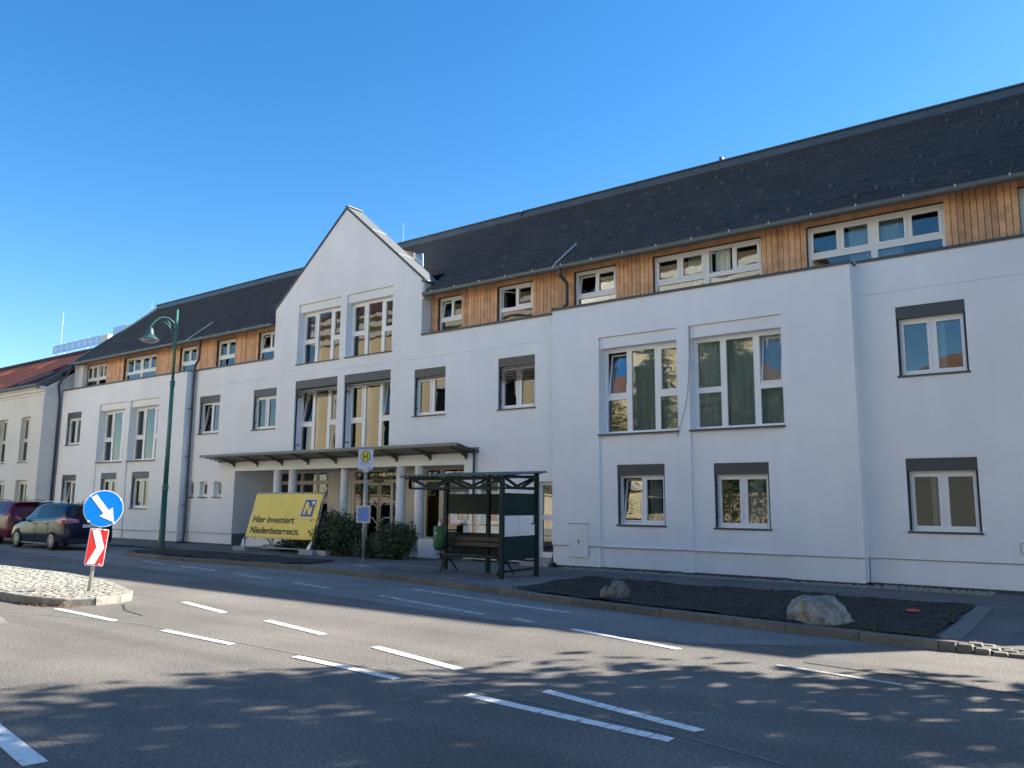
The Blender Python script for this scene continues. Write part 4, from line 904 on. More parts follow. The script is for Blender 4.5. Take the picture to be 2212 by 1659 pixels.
MB().lathe([(.06, .52), (.13, .55), (.155, .63), (.165, .8), (.165, 1.02), (.155, 1.1), (.145, 1.11), (.13, 1.05), (.12, .7)], bc, 20).build('bin_body', mat('bin_green', (.02, .11, .045), .4, var=.15, vs=6), bn, smooth=True)
MB().tube([(-13.43, 15.16, .7), (-13.56, 15.4, .7)], .02, 6).tube([(-13.43, 15.16, 1.0), (-13.56, 15.4, 1.0)], .02, 6).build('bracket', IRON, bn)
MB().prism([(-13.44, 14.83, .92), (-13.39, 14.83, .93), (-13.40, 14.83, .955), (-13.45, 14.83, .945)], (0, .006, 0)).build('sticker', WHITE, bn)
MB().lathe([(.03, 1.06), (.045, 1.1), (.04, 1.18), (.015, 1.24)], (-13.40, 14.95, 0), 8).build('paper_cup', WHITE, bn); MB().lathe([(.02, 1.1), (.06, 1.16), (.05, 1.22), (.01, 1.27)], (-13.46, 15.03, 0), 7).lathe([(.02, 1.08), (.05, 1.13), (.02, 1.2)], (-13.37, 15.06, 0), 6).build('crumpled_wrapper', mat('wrapper', (.35, .14, .06), .7), bn)

# ------------------------------------------------------------------ yellow banner on a leaning frame
bz = pave_z(-22.5, 17.4)
bw = thing('banner_stand', 'yellow banner reading Hier investiert Niederösterreich on a leaning steel frame', 'banner', (-22.9, 17.4, bz))
BX0, BX1 = -24.70, -21.16; UB = Vector((0, .27, 1)).normalized(); NBn = Vector((0, -UB.z, UB.y)); O = Vector((0, 17.48, .44))
def bp(x, s, h=0): return O + Vector((x, 0, 0)) + UB * s + NBn * h
nxb, nyb = 60, 26; bm_ = MB(); HB = 1.555
def rip(x, s):
    u = (x - BX0) / (BX1 - BX0); v = s / HB; sl_ = max(0, v - .15)
    return .016 * sin(u * 19 - v * 2.5) * sl_ * (1 - abs(2 * u - 1) ** 4) + .01 * sin(u * 43 + v * 6) * sl_ * v + .008 * sin(u * 7 + v * 9)
for j in range(nyb + 1):
    for i in range(nxb + 1):
        x = BX0 + (BX1 - BX0) * i / nxb; s = HB * j / nyb; bm_.v.append(tuple(bp(x, s, rip(x, s))))
bm_.f += [(j * (nxb + 1) + i, j * (nxb + 1) + i + 1, (j + 1) * (nxb + 1) + i + 1, (j + 1) * (nxb + 1) + i) for j in range(nyb) for i in range(nxb)]
cloth = bm_.build('banner_cloth', YEL, bw, smooth=True); so_ = cloth.modifiers.new('thickness', 'SOLIDIFY'); so_.thickness = .003; so_.offset = -1
fb = MB()
for x in (BX0 - .04, BX1 + .04): fb.tube([bp(x, -.36, -.04), bp(x, HB + .06, -.04)], .024, 8)
fb.tube([bp(BX0 - .06, HB + .03, -.04), bp(BX1 + .06, HB + .03, -.04)], .02, 8).tube([(BX0 - .1, 17.36, .14), (BX1 + .1, 17.36, .14)], .022, 8).build('frame', STEEL, bw, smooth=True)
for x in (BX0 - .04, BX1 + .04): MB().tube([bp(x, .8, -.05), (x, 18.7, bz + .05)], .02, 8).tube([(x, 17.3, .13), (x, 18.7, bz + .08)], .02, 8).build('rear_strut', STEEL, bw, smooth=True)
for x in (BX0 - .04, BX1 + .04): MB().prism([(x - .02, 17.34, .1), (x - .18 if x > -23 else x + .18, 17.34, .13), (x - .02, 17.44, .42)], (.04, 0, 0)).build('gusset', STEEL, bw)
for x, y in ((BX0 - .02, 17.35), (BX1 + .0, 17.35), (BX1 + .45, 17.5), (BX0 - .05, 18.6), (BX1 + .05, 18.6)):
    mb = MB(); hx, hy, h = .34, .11, .15; c = .03
    mb.add([(x - hx, y - hy, bz), (x + hx, y - hy, bz), (x + hx, y + hy, bz), (x - hx, y + hy, bz), (x - hx, y - hy, bz + h - c), (x + hx, y - hy, bz + h - c), (x + hx, y + hy, bz + h - c), (x - hx, y + hy, bz + h - c), (x - hx + c, y - hy + c, bz + h), (x + hx - c, y - hy + c, bz + h), (x + hx - c, y + hy - c, bz + h), (x - hx + c, y + hy - c, bz + h)],
        [(0, 1, 5, 4), (1, 2, 6, 5), (2, 3, 7, 6), (3, 0, 4, 7), (4, 5, 9, 8), (5, 6, 10, 9), (6, 7, 11, 10), (7, 4, 8, 11), (8, 9, 10, 11)]).build('concrete_foot', CONC, bw)
for i in range(8):
    x = BX0 + .1 + (BX1 - BX0 - .2) * i / 7
    MB().bar(bp(x, HB - .02, .003), bp(x, HB + .05, -.04), .012).build('tie', BPLAST, bw); MB().bar(bp(x, .02, .004), bp(x, -.06, -.02), .012).build('tie', BPLAST, bw)
def bpoly(pts, m, name, h, par): 
    return MB().prism([bp(x, s, h + rip(x, s)) for x, s in pts], NBn * .003).build(name, m, par)
lg = bpoly([(-22.045, .75), (-21.455, .755), (-21.36, 1.36), (-21.945, 1.36)], WHITE, 'logo_border', .004, cloth)
def lq(u, v): return (-22.045 + u * .59 + v * .095, .75 + v * .608)
bpoly([lq(.025, .03), lq(.975, .03), lq(.975, .97), lq(.025, .97)], LOGO, 'logo_field', .008, cloth)
for q in (((.16, .14), (.36, .14), (.36, .84), (.16, .84)), ((.36, .84), (.36, .55), (.6, .14), (.6, .44)), ((.6, .14), (.8, .14), (.8, .7), (.6, .7))): bpoly([lq(*p) for p in q], YEL, 'letter', .0118, cloth)
st = []
for i in range(10):
    a = pi / 2 + i * pi / 5; r = .17 if i % 2 == 0 else .07; st.append(lq(.78 + r * cos(a) * 1.05, .80 + r * sin(a)))
bpoly(st, WHITE, 'star', .016, cloth)
def text(body, x, s, width, size):
    cu = bpy.data.curves.new('lettering', 'FONT'); cu.body = body; cu.size = size; cu.shear = .04; cu.extrude = .0015; cu.offset = .007; cu.materials.append(INK); cu.resolution_u = 3
    o = bpy.data.objects.new('lettering', cu); COL.objects.link(o); bpy.context.view_layer.update(); k = width / max(o.dimensions.x, .01)
    me = bpy.data.meshes.new_from_object(o); bpy.data.objects.remove(o); ob = bpy.data.objects.new('lettering', me); COL.objects.link(ob)
    mx = max(v.co.x for v in me.vertices)
    for v in me.vertices:
        q = bp(x + v.co.x * width / mx, s + v.co.y, .006 + rip(x + v.co.x * width / mx, s) + v.co.z); v.co = q
    if not me.materials: me.materials.append(INK)
    attach(ob, cloth)
text('Hier investiert', -24.54, .535, 2.26, .315); text('Niederösterreich.', -24.52, .155, 2.64, .315)

# ------------------------------------------------------------------ shrubs
def shrub(name, label, boxes, n, lm=LEAF, group=None):
    cx = sum(b[0] for b in boxes) / len(boxes); cy = sum(b[1] for b in boxes) / len(boxes)
    t = thing(name, label, 'shrub', (cx, cy, pave_z(cx, cy)), group=group); mb = MB(); pl_ = MB(); stm = MB()
    for (x, y, z, rx, ry, rz) in boxes:
        for i in range(9):
            a = rnd.uniform(0, 2 * pi); stm.tube([(x + .2 * rx * cos(a), y + .2 * ry * sin(a), -.05), (x + .8 * rx * cos(a), y + .8 * ry * sin(a), z + rz * rnd.uniform(0, .7))], [.018, .006], 5)
        for i in range(int(n * rx * rz)):
            a = rnd.uniform(0, 2 * pi); c = rnd.uniform(-1, 1); q = rnd.random() ** .35 * (1 + .42 * noise.noise((3 * cos(a) + x, 3 * sin(a) + y, 3 * c)))
            s_ = sqrt(1 - c * c); p = Vector((x + rx * q * s_ * cos(a), y + ry * q * s_ * sin(a), max(-.02, z + rz * q * c)))
            d = Vector((rnd.gauss(0, 1), rnd.gauss(0, 1) - .5, rnd.gauss(.4, .7))).normalized(); e = d.orthogonal().normalized(); f = d.cross(e); k = rnd.uniform(.03, .065); rt = rnd.uniform(0, 6); e2 = e * cos(rt) + f * sin(rt); f2 = f * cos(rt) - e * sin(rt)
            (pl_ if rnd.random() < .03 else mb).add([p - e2 * k, p - f2 * k * .45 + d * .008, p + e2 * k, p + f2 * k * .45 + d * .008], [(0, 1, 2, 3)])
    mb.build('foliage', lm, t); pl_.build('pale_leaves', LEAFL, t); stm.build('stem', BARK, t)
shrub('shrub', 'broad dark laurel hedge to the right of the yellow banner', [(-20.9, 18.0, .65, .75, .55, .72), (-20.1, 17.85, .62, .65, .5, .68), (-21.5, 18.2, .6, .5, .45, .75)], 7500)
shrub('shrub', 'leafy dark bush in front of the white column left of the bus shelter', [(-18.0, 17.85, .5, .62, .5, .58), (-17.5, 17.95, .62, .42, .4, .45), (-17.9, 17.8, .3, .6, .45, .3)], 7500)
shrub('shrub', 'low dark bush between the hedge and the leafy bush at the doors', [(-19.0, 17.8, .28, .5, .42, .32), (-18.8, 17.7, .2, .4, .35, .25)], 6500)
shrub('shrub', 'low dark planting seen under the yellow banner', [(-23.2, 18.35, .1, .75, .4, .32), (-22.2, 18.35, .1, .75, .4, .36), (-21.6, 18.3, .15, .5, .4, .4)], 5200)

# ------------------------------------------------------------------ boulders, orange lid
def rock(name, label, c, rx, ry, rz, seed, m, sub=24):
    mb = MB(); nU, nV = 60, 36
    for j in range(nV + 1):
        for i in range(nU):
            a = 2 * pi * i / nU; b = pi * j / nV; d = Vector((cos(a) * sin(b), sin(a) * sin(b), cos(b)))
            q = 1 + .22 * noise.noise(d * 1.3 + Vector((seed, 0, 0)))
            for k in range(7):
                r2 = random.Random(seed * 10 + k); f = Vector((r2.gauss(0, 1), r2.gauss(0, 1), r2.gauss(.3, .7))).normalized(); h = .80; t = d.dot(f) * q
                if t > h: q *= (h + (t - h) * .25) / t
            q += .07 * noise.noise(d * 3.1 + Vector((0, seed, 0))) - .09 * abs(noise.noise(d * 4.5 + Vector((seed, seed, 0)))) + .045 * noise.noise(d * 10) + .025 * noise.noise(d * 22)
            mb.v.append((c[0] + d.x * q * rx, c[1] + d.y * q * ry, c[2] + d.z * q * rz))
    mb.f = [(j * nU + i, (j + 1) * nU + i, (j + 1) * nU + (i + 1) % nU, j * nU + (i + 1) % nU) for j in range(nV) for i in range(nU)]
    return tag(mb.build(name, m, smooth=True), label, 'boulder', group='boulders in the soil bed')
rock('boulder', 'large pale lichen-spotted boulder lying beside the kerb', (-3.50, 11.62, .15), .48, .36, .31, 5, ROCKM)
rock('boulder', 'small grey knobbly boulder behind the kerb', (-6.98, 12.3, .19), .22, .2, .21, 9, ROCKD)
rock('boulder', 'small knobbly stone leaning on the left of the grey boulder', (-7.2, 12.25, .15), .11, .11, .15, 12, ROCKD)
o_ = MB().lathe([(.015, .05), (.075, .052), (.095, .06), (.095, .072), (.085, .078), (.015, .075)], (-2.75, 13.75, pave_z(-2.75, 13.75)), 24)
tag(o_.build('throwing_disc', ORANGE, smooth=True), 'small orange disc lying on the dark soil bed', 'disc')

# ------------------------------------------------------------------ parked cars (local frame: x forward, y left, z up)
def car(name, label, loc, rotz, paint, st, wheels, wr, glassL, glassR, belt_strip=True, rails=True):
    t = thing(name, label, 'car', loc, rotz=rotz, local=True)
    # stations: x, zb, zbelt, ztop, wl, wb, wt
    def sec(q):
        x, zb, zl, zt_, wl, wb, wt = q; zm = zb + (zl - zb) * .35
        half = [(wl * .93, zb), (wl, zb + .12), (wl * 1.01, zm + .1), (wb * 1.005, zl - .06), (wb, zl), (wb + (wt - wb) * .5 + .012, zl + (zt_ - zl) * .5), (wt + .02, zt_ - .07), (wt - .05, zt_ - .018), (wt * .6, zt_), (0, zt_ + .004)]
        return [(x, y, z) for y, z in half] + [(x, -y, z) for y, z in half[-2::-1]]
    # refine the stations with smooth interpolation
    S = []
    for a, b in zip(st, st[1:]):
        for k in range(3): S.append(tuple(p + (q - p) * (k / 3) for p, q in zip(a, b)))
    S.append(st[-1]); n = len(sec(S[0])); mb = MB()
    for q in S: mb.v += sec(q)
    mb.f = [(i * n + j, i * n + j + 1, (i + 1) * n + j + 1, (i + 1) * n + j) for i in range(len(S) - 1) for j in range(n - 1)] + [tuple(range(n))[::-1], tuple(range((len(S) - 1) * n, len(S) * n))] + [((i + 1) * n, (i + 1) * n + n - 1, i * n + n - 1, i * n) for i in range(len(S) - 1)]
    body = mb.build('body', paint, t, smooth=True)
    ed = body.modifiers.new('edges', 'EDGE_SPLIT'); ed.split_angle = radians(48)
    def at(x):
        for a, b in zip(st, st[1:]):
            if a[0] <= x <= b[0]: return tuple(p + (q - p) * (x - a[0]) / (b[0] - a[0]) for p, q in zip(a, b))
        return st[0] if x < st[0][0] else st[-1]
    def side_y(x, z):
        _, zb, zl, zt_, wl, wb, wt = at(x)
        if z <= zl: return max(wl, wb) * 1.01
        f = min(1, (z - zl) / max(.01, zt_ - .07 - zl)); return wb + (wt + .02 - wb) * f + .012 * 4 * f * (1 - f)
    def side_poly(pts, name, m, off=.008, both=True):
        for sg_ in ((1, -1) if both else (1,)):
            # subdivide polygon edges to follow the body
            P = []
            for (x0, za), (x1, zb_) in zip(pts, pts[1:] + pts[:1]):
                for k in range(4): x = x0 + (x1 - x0) * k / 4; z = za + (zb_ - za) * k / 4; P.append((x, z))
            cx = sum(p[0] for p in P) / len(P); cz = sum(p[1] for p in P) / len(P)
            vs = [(x, sg_ * (side_y(x, z) + off), z) for x, z in P] + [(cx, sg_ * (side_y(cx, cz) + off), cz)]; k = len(P)
            MB().add(vs, [((i, (i + 1) % k, k) if sg_ < 0 else ((i + 1) % k, i, k)) for i in range(k)]).build(name, m, t, smooth=True)
    for g in glassL: side_poly(g, 'side_window', CGLASS)
    # rear window and screen: follow station slopes
    def endglass(xa, za, ya, xb, zb_, yb, name):
        d = -1 if xa < 0 else 1; o = .012 * d
        MB().quad((xa + o, -ya, za), (xa + o, ya, za), (xb + o, yb, zb_), (xb + o, -yb, zb_)).build(name, CGLASS, t)
    endglass(*glassR[0], 'rear_window'); endglass(*glassR[1], 'windscreen')
    for wx in wheels:
        for sg_ in (1, -1):
            yw = sg_ * (at(wx)[4] + .012)
            arch = MB(); k = 18
            arch.prism([(wx + (wr + .07) * cos(pi * i / k), yw - sg_ * .02, max(.2, wr + (wr + .07) * sin(pi * i / k))) for i in range(k + 1)], (0, sg_ * .012, 0)).build('wheel_arch', BPLAST, t)
            ty = MB().lathe([(wr * .66, -.09), (wr * .95, -.10), (wr, -.06), (wr, .05), (wr * .95, .09), (wr * .66, .08)], (wx, yw - sg_ * .055, wr), 28, 'y').build('wheel', TYRE, t, smooth=True)
            rm = MB(); yo = yw + sg_ * .022
            MB().lathe([(wr * .66, yo - .004), (wr * .66, yo + .004), (wr * .60, yo + .006), (wr * .60, yo - .006)], (wx, 0, wr), 28, 'y').build('rim', ALLOY, ty)
            MB().lathe([(wr * .62, yo - sg_ * .03 - .002), (wr * .62, yo - sg_ * .03 + .002)], (wx, 0, wr), 24, 'y').build('rim_well', BPLAST, ty)
            for i in range(10):
                a = 2 * pi * i / 10; rm.bar((wx + .04 * cos(a), yo, wr + .04 * sin(a)), (wx + wr * .62 * cos(a + .1), yo, wr + wr * .62 * sin(a + .1)), .026, .012, (0, 1, 0))
            rm.lathe([(.05, yo - .008), (.05, yo + .008)], (wx, 0, wr), 12, 'y').build('rim_spokes', ALLOY, ty)
    return t, side_poly, side_y, at
st = [(-2.25, .30, .62, .74, .70, .70, .66), (-2.20, .24, .80, 1.00, .84, .83, .74), (-2.12, .22, .95, 1.24, .87, .86, .72), (-1.98, .22, 1.12, 1.58, .89, .87, .62), (-1.75, .22, 1.12, 1.635, .90, .88, .63), (-.8, .21, 1.06, 1.665, .91, .89, .655), (.1, .21, 1.02, 1.645, .91, .89, .655), (.45, .21, 1.0, 1.575, .91, .88, .645), (.95, .21, .98, 1.30, .91, .88, .66), (1.4, .21, .90, 1.04, .90, .87, .70), (1.8, .22, .82, .92, .88, .85, .68), (2.08, .24, .70, .78, .84, .80, .62), (2.24, .30, .56, .60, .70, .68, .55)]
CY = 12.88 + .87
mpv, sp_, sy_, at_ = car('parked_car', 'dark navy people carrier parked by the pavement, seen from behind', (-30.17, CY, .0), pi, CARB, st, (-1.40, 1.39), .325,
    [[(.93, 1.03), (-.02, 1.07), (-.02, 1.55), (.42, 1.5)], [(-.10, 1.075), (-1.08, 1.12), (-1.05, 1.57), (-.10, 1.56)], [(-1.16, 1.125), (-1.72, 1.17), (-1.55, 1.52), (-1.13, 1.56)]],
    [(-2.14, 1.2 - .04, .70, -2.005, 1.53, .60), (1.36, 1.06, .66, .50, 1.55, .60)])
sp_([(-2.18, .95), (-1.85, .96), (-1.62, 1.06), (-1.80, 1.15), (-2.10, 1.17)], 'tail_lamp', TAIL, .012); sp_([(-2.14, 1.06), (-1.92, 1.05), (-1.9, 1.11), (-2.08, 1.13)], 'tail_lamp_lens', LENS, .018)
for s in (1, -1):
    MB().prism([(-2.20, s * .84, .95), (-2.235, s * .38, .97), (-2.20, s * .42, 1.09), (-2.13, s * .83, 1.17)], (-.02, 0, 0)).build('tail_lamp', TAIL, mpv)
    MB().prism([(-2.20, s * .80, 1.06), (-2.235, s * .5, 1.05), (-2.215, s * .5, 1.09), (-2.17, s * .78, 1.11)], (-.012, 0, 0)).build('tail_lamp_lens', LENS, mpv)
    MB().box(-2.275, -2.24, s * .62 - .1, s * .62 + .1, .32, .37).build('reflector', TAIL, mpv)
    MB().tube([(.45, s * .62, 1.60), (.2, s * .625, 1.68), (-.3, s * .63, 1.712), (-1.0, s * .63, 1.72), (-1.5, s * .62, 1.70), (-1.75, s * .60, 1.65)], .017, 6).build('roof_rail', CHROME, mpv, smooth=True)
    MB().tube([(x, s * (sy_(x, z) + .012), z) for x, z in ((.95, 1.0), (.5, 1.02), (0, 1.045), (-.6, 1.07), (-1.2, 1.105), (-1.75, 1.15))], .012, 6).build('belt_strip', CHROME, mpv)
    MB().lathe([(.03, -.09), (.075, -.06), (.085, .0), (.07, .06), (.02, .08)], (.80, s * 1.0, 1.05), 12, 'y').build('door_mirror', CARB, mpv, smooth=True); MB().bar((.82, s * .86, 1.02), (.8, s * .98, 1.03), .03).build('mirror_arm', BPLAST, mpv)
    for x in (-.95, .05): MB().bar((x, s * .925, .92), (x + .17, s * .925, .915), .025, .03).build('door_handle', CARB, mpv)
    for x in (-.06, -1.02): MB().bar((x, s * .921, .32), (x, s * .915, 1.0), .008, .006).build('door_gap', BPLAST, mpv)
    MB().box(-1.02, 1.0, s * .90 - .02, s * .90 + .025, .20, .25).build('sill_trim', GUT, mpv)
MB().box(-2.27, -2.235, -.26, .26, .80, .91).build('number_plate', WHITE, mpv); MB().box(-2.29, -2.2, -.7, .7, .22, .4).build('bumper', BPLAST, mpv, bevel=.03)
MB().tube([(-1.5, 0, 1.63), (-1.65, 0, 1.80)], .008, 5).build('aerial', BPLAST, mpv)
st2 = [(-2.2, .34, .70, .86, .72, .72, .70), (-2.14, .26, .90, 1.06, .85, .84, .78), (-2.05, .24, 1.02, 1.3, .88, .87, .72), (-1.88, .24, 1.08, 1.55, .90, .88, .63), (-1.5, .24, 1.08, 1.60, .91, .89, .64), (-.4, .24, 1.06, 1.62, .91, .89, .65), (.35, .24, 1.05, 1.55, .91, .88, .64), (.95, .24, 1.02, 1.2, .91, .88, .68), (1.3, .24, .98, 1.05, .90, .87, .70), (1.85, .25, .90, .95, .88, .85, .68), (2.08, .26, .74, .8, .84, .8, .62), (2.2, .34, .58, .62, .70, .68, .55)]
suv, sp2, sy2, at2 = car('parked_car', 'dark red hatchback parked in front of the navy people carrier, cut by the picture edge', (-35.45, 14.18, .0), pi, CARR, st2, (-1.3, 1.35), .34,
    [[(.8, 1.09), (-.1, 1.12), (-.1, 1.5), (.3, 1.47)], [(-.2, 1.12), (-1.2, 1.14), (-1.1, 1.5), (-.2, 1.5)], [(-1.3, 1.15), (-1.65, 1.18), (-1.5, 1.46), (-1.28, 1.5)]],
    [(-2.06, 1.1, .72, -1.9, 1.5, .62), (.95, 1.1, .66, .40, 1.5, .60)])
for s in (1, -1):
    MB().prism([(-2.13, s * .85, .92), (-2.17, s * .5, .92), (-2.14, s * .55, 1.06), (-2.08, s * .84, 1.08)], (-.015, 0, 0)).build('tail_lamp', TAIL, suv)
    sp2([(-2.1, .92), (-1.85, .94), (-1.9, 1.06), (-2.04, 1.06)], 'tail_lamp', TAIL, .012) if s > 0 else None
    MB().box(-2.225, -2.18, s * .64 - .09, s * .64 + .09, .36, .41).build('reflector', TAIL, suv)
    MB().tube([(.35, s * .62, 1.58), (0, s * .63, 1.655), (-.8, s * .63, 1.67), (-1.5, s * .62, 1.64)], .017, 6).build('roof_rail', GUT, suv, smooth=True)
    MB().lathe([(.03, -.09), (.075, -.06), (.085, .0), (.07, .06), (.02, .08)], (.72, s * 1.0, 1.1), 12, 'y').build('door_mirror', CARR, suv, smooth=True)
MB().box(-2.24, -2.15, -.72, .72, .26, .5).build('bumper', BPLAST, suv, bevel=.03); MB().prism([(-1.88, -.6, 1.56), (-2.05, -.58, 1.545), (-2.05, .58, 1.545), (-1.88, .6, 1.56)], (0, 0, .03)).build('spoiler', CARR, suv)
MB().box(-2.2, -2.16, -.26, .26, .72, .83).build('number_plate', WHITE, suv); MB().tube([(-1.3, 0, 1.6), (-1.42, 0, 1.82)], .008, 5).build('aerial', BPLAST, suv)

mpv.scale = (.94, .94, .94)
# ------------------------------------------------------------------ what stands behind the camera: seen in the panes, and lighting the shade
ch = thing('church', 'tall yellow rendered church across the road with white cornices and red roof', 'church', (-39, -8, 0))
chh = [(x - 1.0, x + 1.0, 5.0, 10.5, .4) for x in (-54, -48, -42, -36, -30, -24, -18)]
MB().holes(-58, -20, -.1, 15.2, 8.0, [(-x1, -x0, a, b, c) for x0, x1, a, b, c in []]).xf(Matrix.Identity(4)) if 0 else None
cw_ = MB().holes(15, 58, -.1, 17.6, 8.0, [(-b, -a, c, d, e) for a, b, c, d, e in chh]); cw_.xf(Matrix.Rotation(pi, 4, 'Z')); cw_.build('church_wall', YWALL, ch)
MB().quad((-15, -8, -.1), (-15, -24, -.1), (-15, -24, 17.6), (-15, -8, 17.6)).quad((-58, -8, -.1), (-58, -24, -.1), (-58, -24, 17.6), (-58, -8, 17.6)).quad((-58, -24, -.1), (-15, -24, -.1), (-15, -24, 17.6), (-58, -24, 17.6)).build('church_wall', YWALL, ch)
for z, d in ((15.6, .2), (16.4, .45), (17.2, .7), (11.6, .2), (3.4, .25)): MB().box(-58.5, -14.7, -8 + .001, -8 + d, z, z + .4).build('cornice', STONEW, ch)
for a, b, c, d, e in chh:
    w_ = MB().box(a, b, -8.35, -8.3, c, d).build('window', CGLASS, ch)
    MB().box(a - .3, a, -7.999, -7.85, c, d).box(b, b + .3, -7.999, -7.85, c, d).box(a - .3, b + .3, -7.999, -7.85, d, d + .35).build('surround', STONEW, w_)
for x in (-57.5, -51, -45, -39, -33, -27, -21, -15.6): MB().box(x - .35, x + .35, -7.998, -7.8, 0, 15.6).build('pilaster', STONEW, ch)
MB().add([(-58.6, -7.2, 17.6), (-14.6, -7.2, 17.6), (-14.6, -24.8, 17.6), (-58.6, -24.8, 17.6), (-52, -16, 24), (-21, -16, 24)], [(0, 1, 5, 4), (1, 2, 5), (2, 3, 4, 5), (3, 0, 4), (0, 3, 2, 1)]).build('roof', mat('church_tile', (.13, .07, .055), .7, var=.2, vs=2), ch)
tag(MB().box(-60, -15, -4.4, -4.1, -.1, 2.2).box(-60, -15, -4.5, -4.0, 2.2, 2.32).build('churchyard_wall', PEACH), 'long peach rendered wall on the near side of the road', 'wall')
def house(name, label, x0, x1, yf, dep, ze, zr, m, rm):
    h_ = thing(name, label, 'house', ((x0 + x1) / 2, yf, 0)); MB().box(x0, x1, yf - dep, yf, -.1, ze).build('house_wall', m, h_)
    MB().add([(x0 - .4, yf + .4, ze), (x1 + .4, yf + .4, ze), (x1 + .4, yf - dep - .4, ze), (x0 - .4, yf - dep - .4, ze), ((x0 * .7 + x1 * .3), yf - dep / 2, zr), ((x0 * .3 + x1 * .7), yf - dep / 2, zr)], [(0, 1, 5, 4), (1, 2, 5), (2, 3, 4, 5), (3, 0, 4), (0, 3, 2, 1)]).build('roof', rm, h_)
    k = x0 + 1.5
    while k < x1 - 1.5:
        if x0 == -13: k += 2.8; continue
        for z in ([1.1] if ze < 4 else [1.1, 4.0]):
            w_ = MB().box(k, k + 1.1, yf + .002, yf + .05, z, z + 1.5).build('window', FRAME, h_); MB().box(k + .08, k + 1.02, yf + .051, yf + .056, z + .08, z + 1.42).build('pane', CGLASS, w_)
        k += 2.8
BR = mat('brown_tile', (.17, .10, .07), .7, var=.2, vs=2)
house('house', 'dull two-storey house with brown hipped roof across the road', -13, 3, -9, 9, 5.6, 10.4, mat('dull_render', (.10, .10, .095), .9, var=.1), BR)
house('house', 'unseen cream house with brown hipped roof, added further right to bounce light', 6, 26, -8, 9, 6.0, 10, PLC, BR)  # unseen pale-walled house, added for its bounce light

def leafcloud(mb, c, r, n, size, squash=1., flat=.3):
    for _ in range(n):
        d = Vector((rnd.gauss(0, 1), rnd.gauss(0, 1), rnd.gauss(0, 1) * squash)).normalized() * (r * rnd.random() ** .45); p = Vector(c) + d
        nn = Vector((rnd.gauss(0, 1), rnd.gauss(0, 1), rnd.gauss(flat, .8))).normalized(); e = nn.orthogonal().normalized(); f = nn.cross(e); k = size * rnd.uniform(.6, 1.3); t = rnd.uniform(0, 6); e, f = e * cos(t) + f * sin(t), f * cos(t) - e * sin(t)
        mb.add([p - e * k, p - f * k * .6, p + e * k, p + f * k * .6], [(0, 1, 2, 3)])
def broadleaf(label, x, y, h, zc, R, Rz, nc, seed):
    rnd.seed(seed); t = thing('broadleaf_tree', label, 'tree', (x, y, 0), group='trees beside the road to the right'); tr = MB(); tr.tube([(x, y, -.1), (x + .1, y, h * .25), (x, y + .1, h * .5), (x - .1, y, h * .8)], [.32, .26, .2, .06], 10); lf = MB(); br = MB()
    for i in range(nc):
        a = rnd.uniform(0, 2 * pi); c = rnd.uniform(-1, 1); q = rnd.random() ** .4; s_ = sqrt(1 - c * c)
        p = (x + R * q * s_ * cos(a), y + R * q * s_ * sin(a), zc + Rz * q * c); leafcloud(lf, p, rnd.uniform(.5, 1.1), 70, .16)
        if i % 3 == 0: br.tube([(x, y, max(h * .25, p[2] - 2.2)), ((x + p[0]) / 2, (y + p[1]) / 2, p[2] - .6), p], [.09, .05, .015], 5)
    tr.build('trunk', BARK, t); br.build('branches', BARK, t); lf.build('crown', TLEAF, t)
broadleaf('broad green street tree nearest the building beyond the right edge', 3.5, 12.5, 11, 7.6, 3.1, 3.6, 92, 3)
broadleaf('tall green street tree at the kerb beyond the right edge', 7.7, 13.0, 13, 9.2, 3.9, 4.2, 72, 5)
broadleaf('wide green street tree furthest along the kerb beyond the right edge', 12.5, 12.0, 12, 8.5, 4.2, 4.2, 56, 8)
rnd.seed(21)
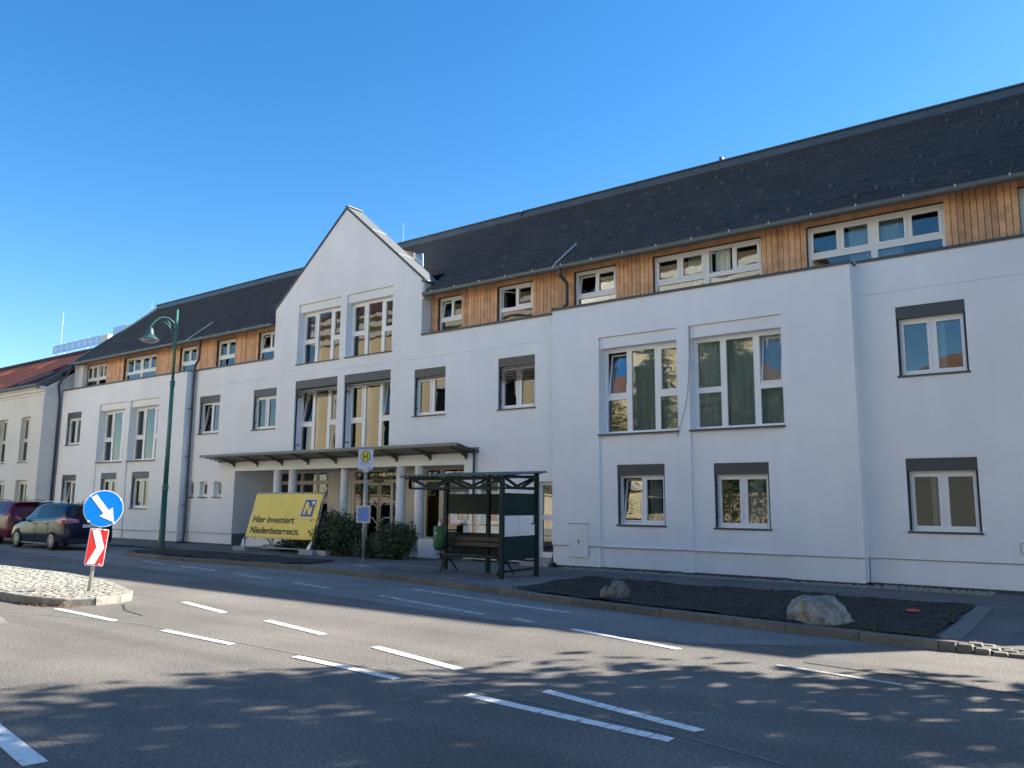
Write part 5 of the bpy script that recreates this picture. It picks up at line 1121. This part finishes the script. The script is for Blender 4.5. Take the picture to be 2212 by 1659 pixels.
def conifer(label, x, y, h, R):
    t = thing('cedar_tree', label, 'tree', (x, y, 0), group='conifers across the road'); MB().tube([(x, y, -.1), (x, y, h * .6), (x, y, h)], [.3, .18, .02], 9).build('trunk', BARK, t); lf = MB(); br = MB(); z = 1.6
    while z < h - .4:
        r = R * (1 - (z / h) ** 1.3) * rnd.uniform(.8, 1.1)
        for i in range(9):
            a = rnd.uniform(0, 2 * pi); q = Vector((x + r * cos(a), y + r * sin(a), z - .18 * r)); p = Vector((x, y, z)); br.tube([p, q], [.04, .01], 4)
            for k in range(3, 11):
                c = p.lerp(q, k / 10)
                for _ in range(9):
                    d = Vector((rnd.gauss(0, .28), rnd.gauss(0, .28), rnd.gauss(-.12, .12))); e = Vector((cos(a + rnd.gauss(0, .6)), sin(a + rnd.gauss(0, .6)), -.35)) * rnd.uniform(.1, .22); f = e.cross(Vector((0, 0, 1))).normalized() * .05; lf.add([c + d - f, c + d + e, c + d + f], [(0, 1, 2)])
        z += .5
    br.build('branches', BARK, t); lf.build('crown', NEEDLE, t)
conifer('tall dark cedar across the road beside the churchyard wall', -17.5, -5.5, 15, 4.0)
conifer('slimmer blue-green cedar across the road in front of the church', -22.5, -6.2, 13, 3.2)
conifer('short spreading cedar across the road', -12.5, -6.5, 10, 3.2)
conifer('dense tall cedar across the road left of the slim one', -26.5, -6.0, 14, 3.4)
conifer('bushy young cedar across the road nearest the churchyard wall', -14.8, -5.6, 12, 3.0)
t = thing('hedge', 'long clipped dark hedge behind the peach wall across the road', 'hedge', (-34, -5.2, 0)); lf = MB()
for i in range(5200):
    x = rnd.uniform(-56, -12); y = -5.2 + rnd.uniform(-.5, .7); z = rnd.uniform(.2, 4.2) + .3 * noise.noise((x * .7, 0, 0)); d = Vector((rnd.gauss(0, 1), rnd.gauss(.4, 1), rnd.gauss(.3, .8))).normalized(); e = d.orthogonal().normalized(); f = d.cross(e); k = rnd.uniform(.1, .22)
    p = Vector((x, y, z)); lf.add([p - e * k, p - f * k * .7, p + e * k, p + f * k * .7], [(0, 1, 2, 3)])
lf.build('foliage', NEEDLE, t); MB().box(-56, -12, -5.4, -5.0, -.1, 3.9).build('hedge_core', BARK, t)
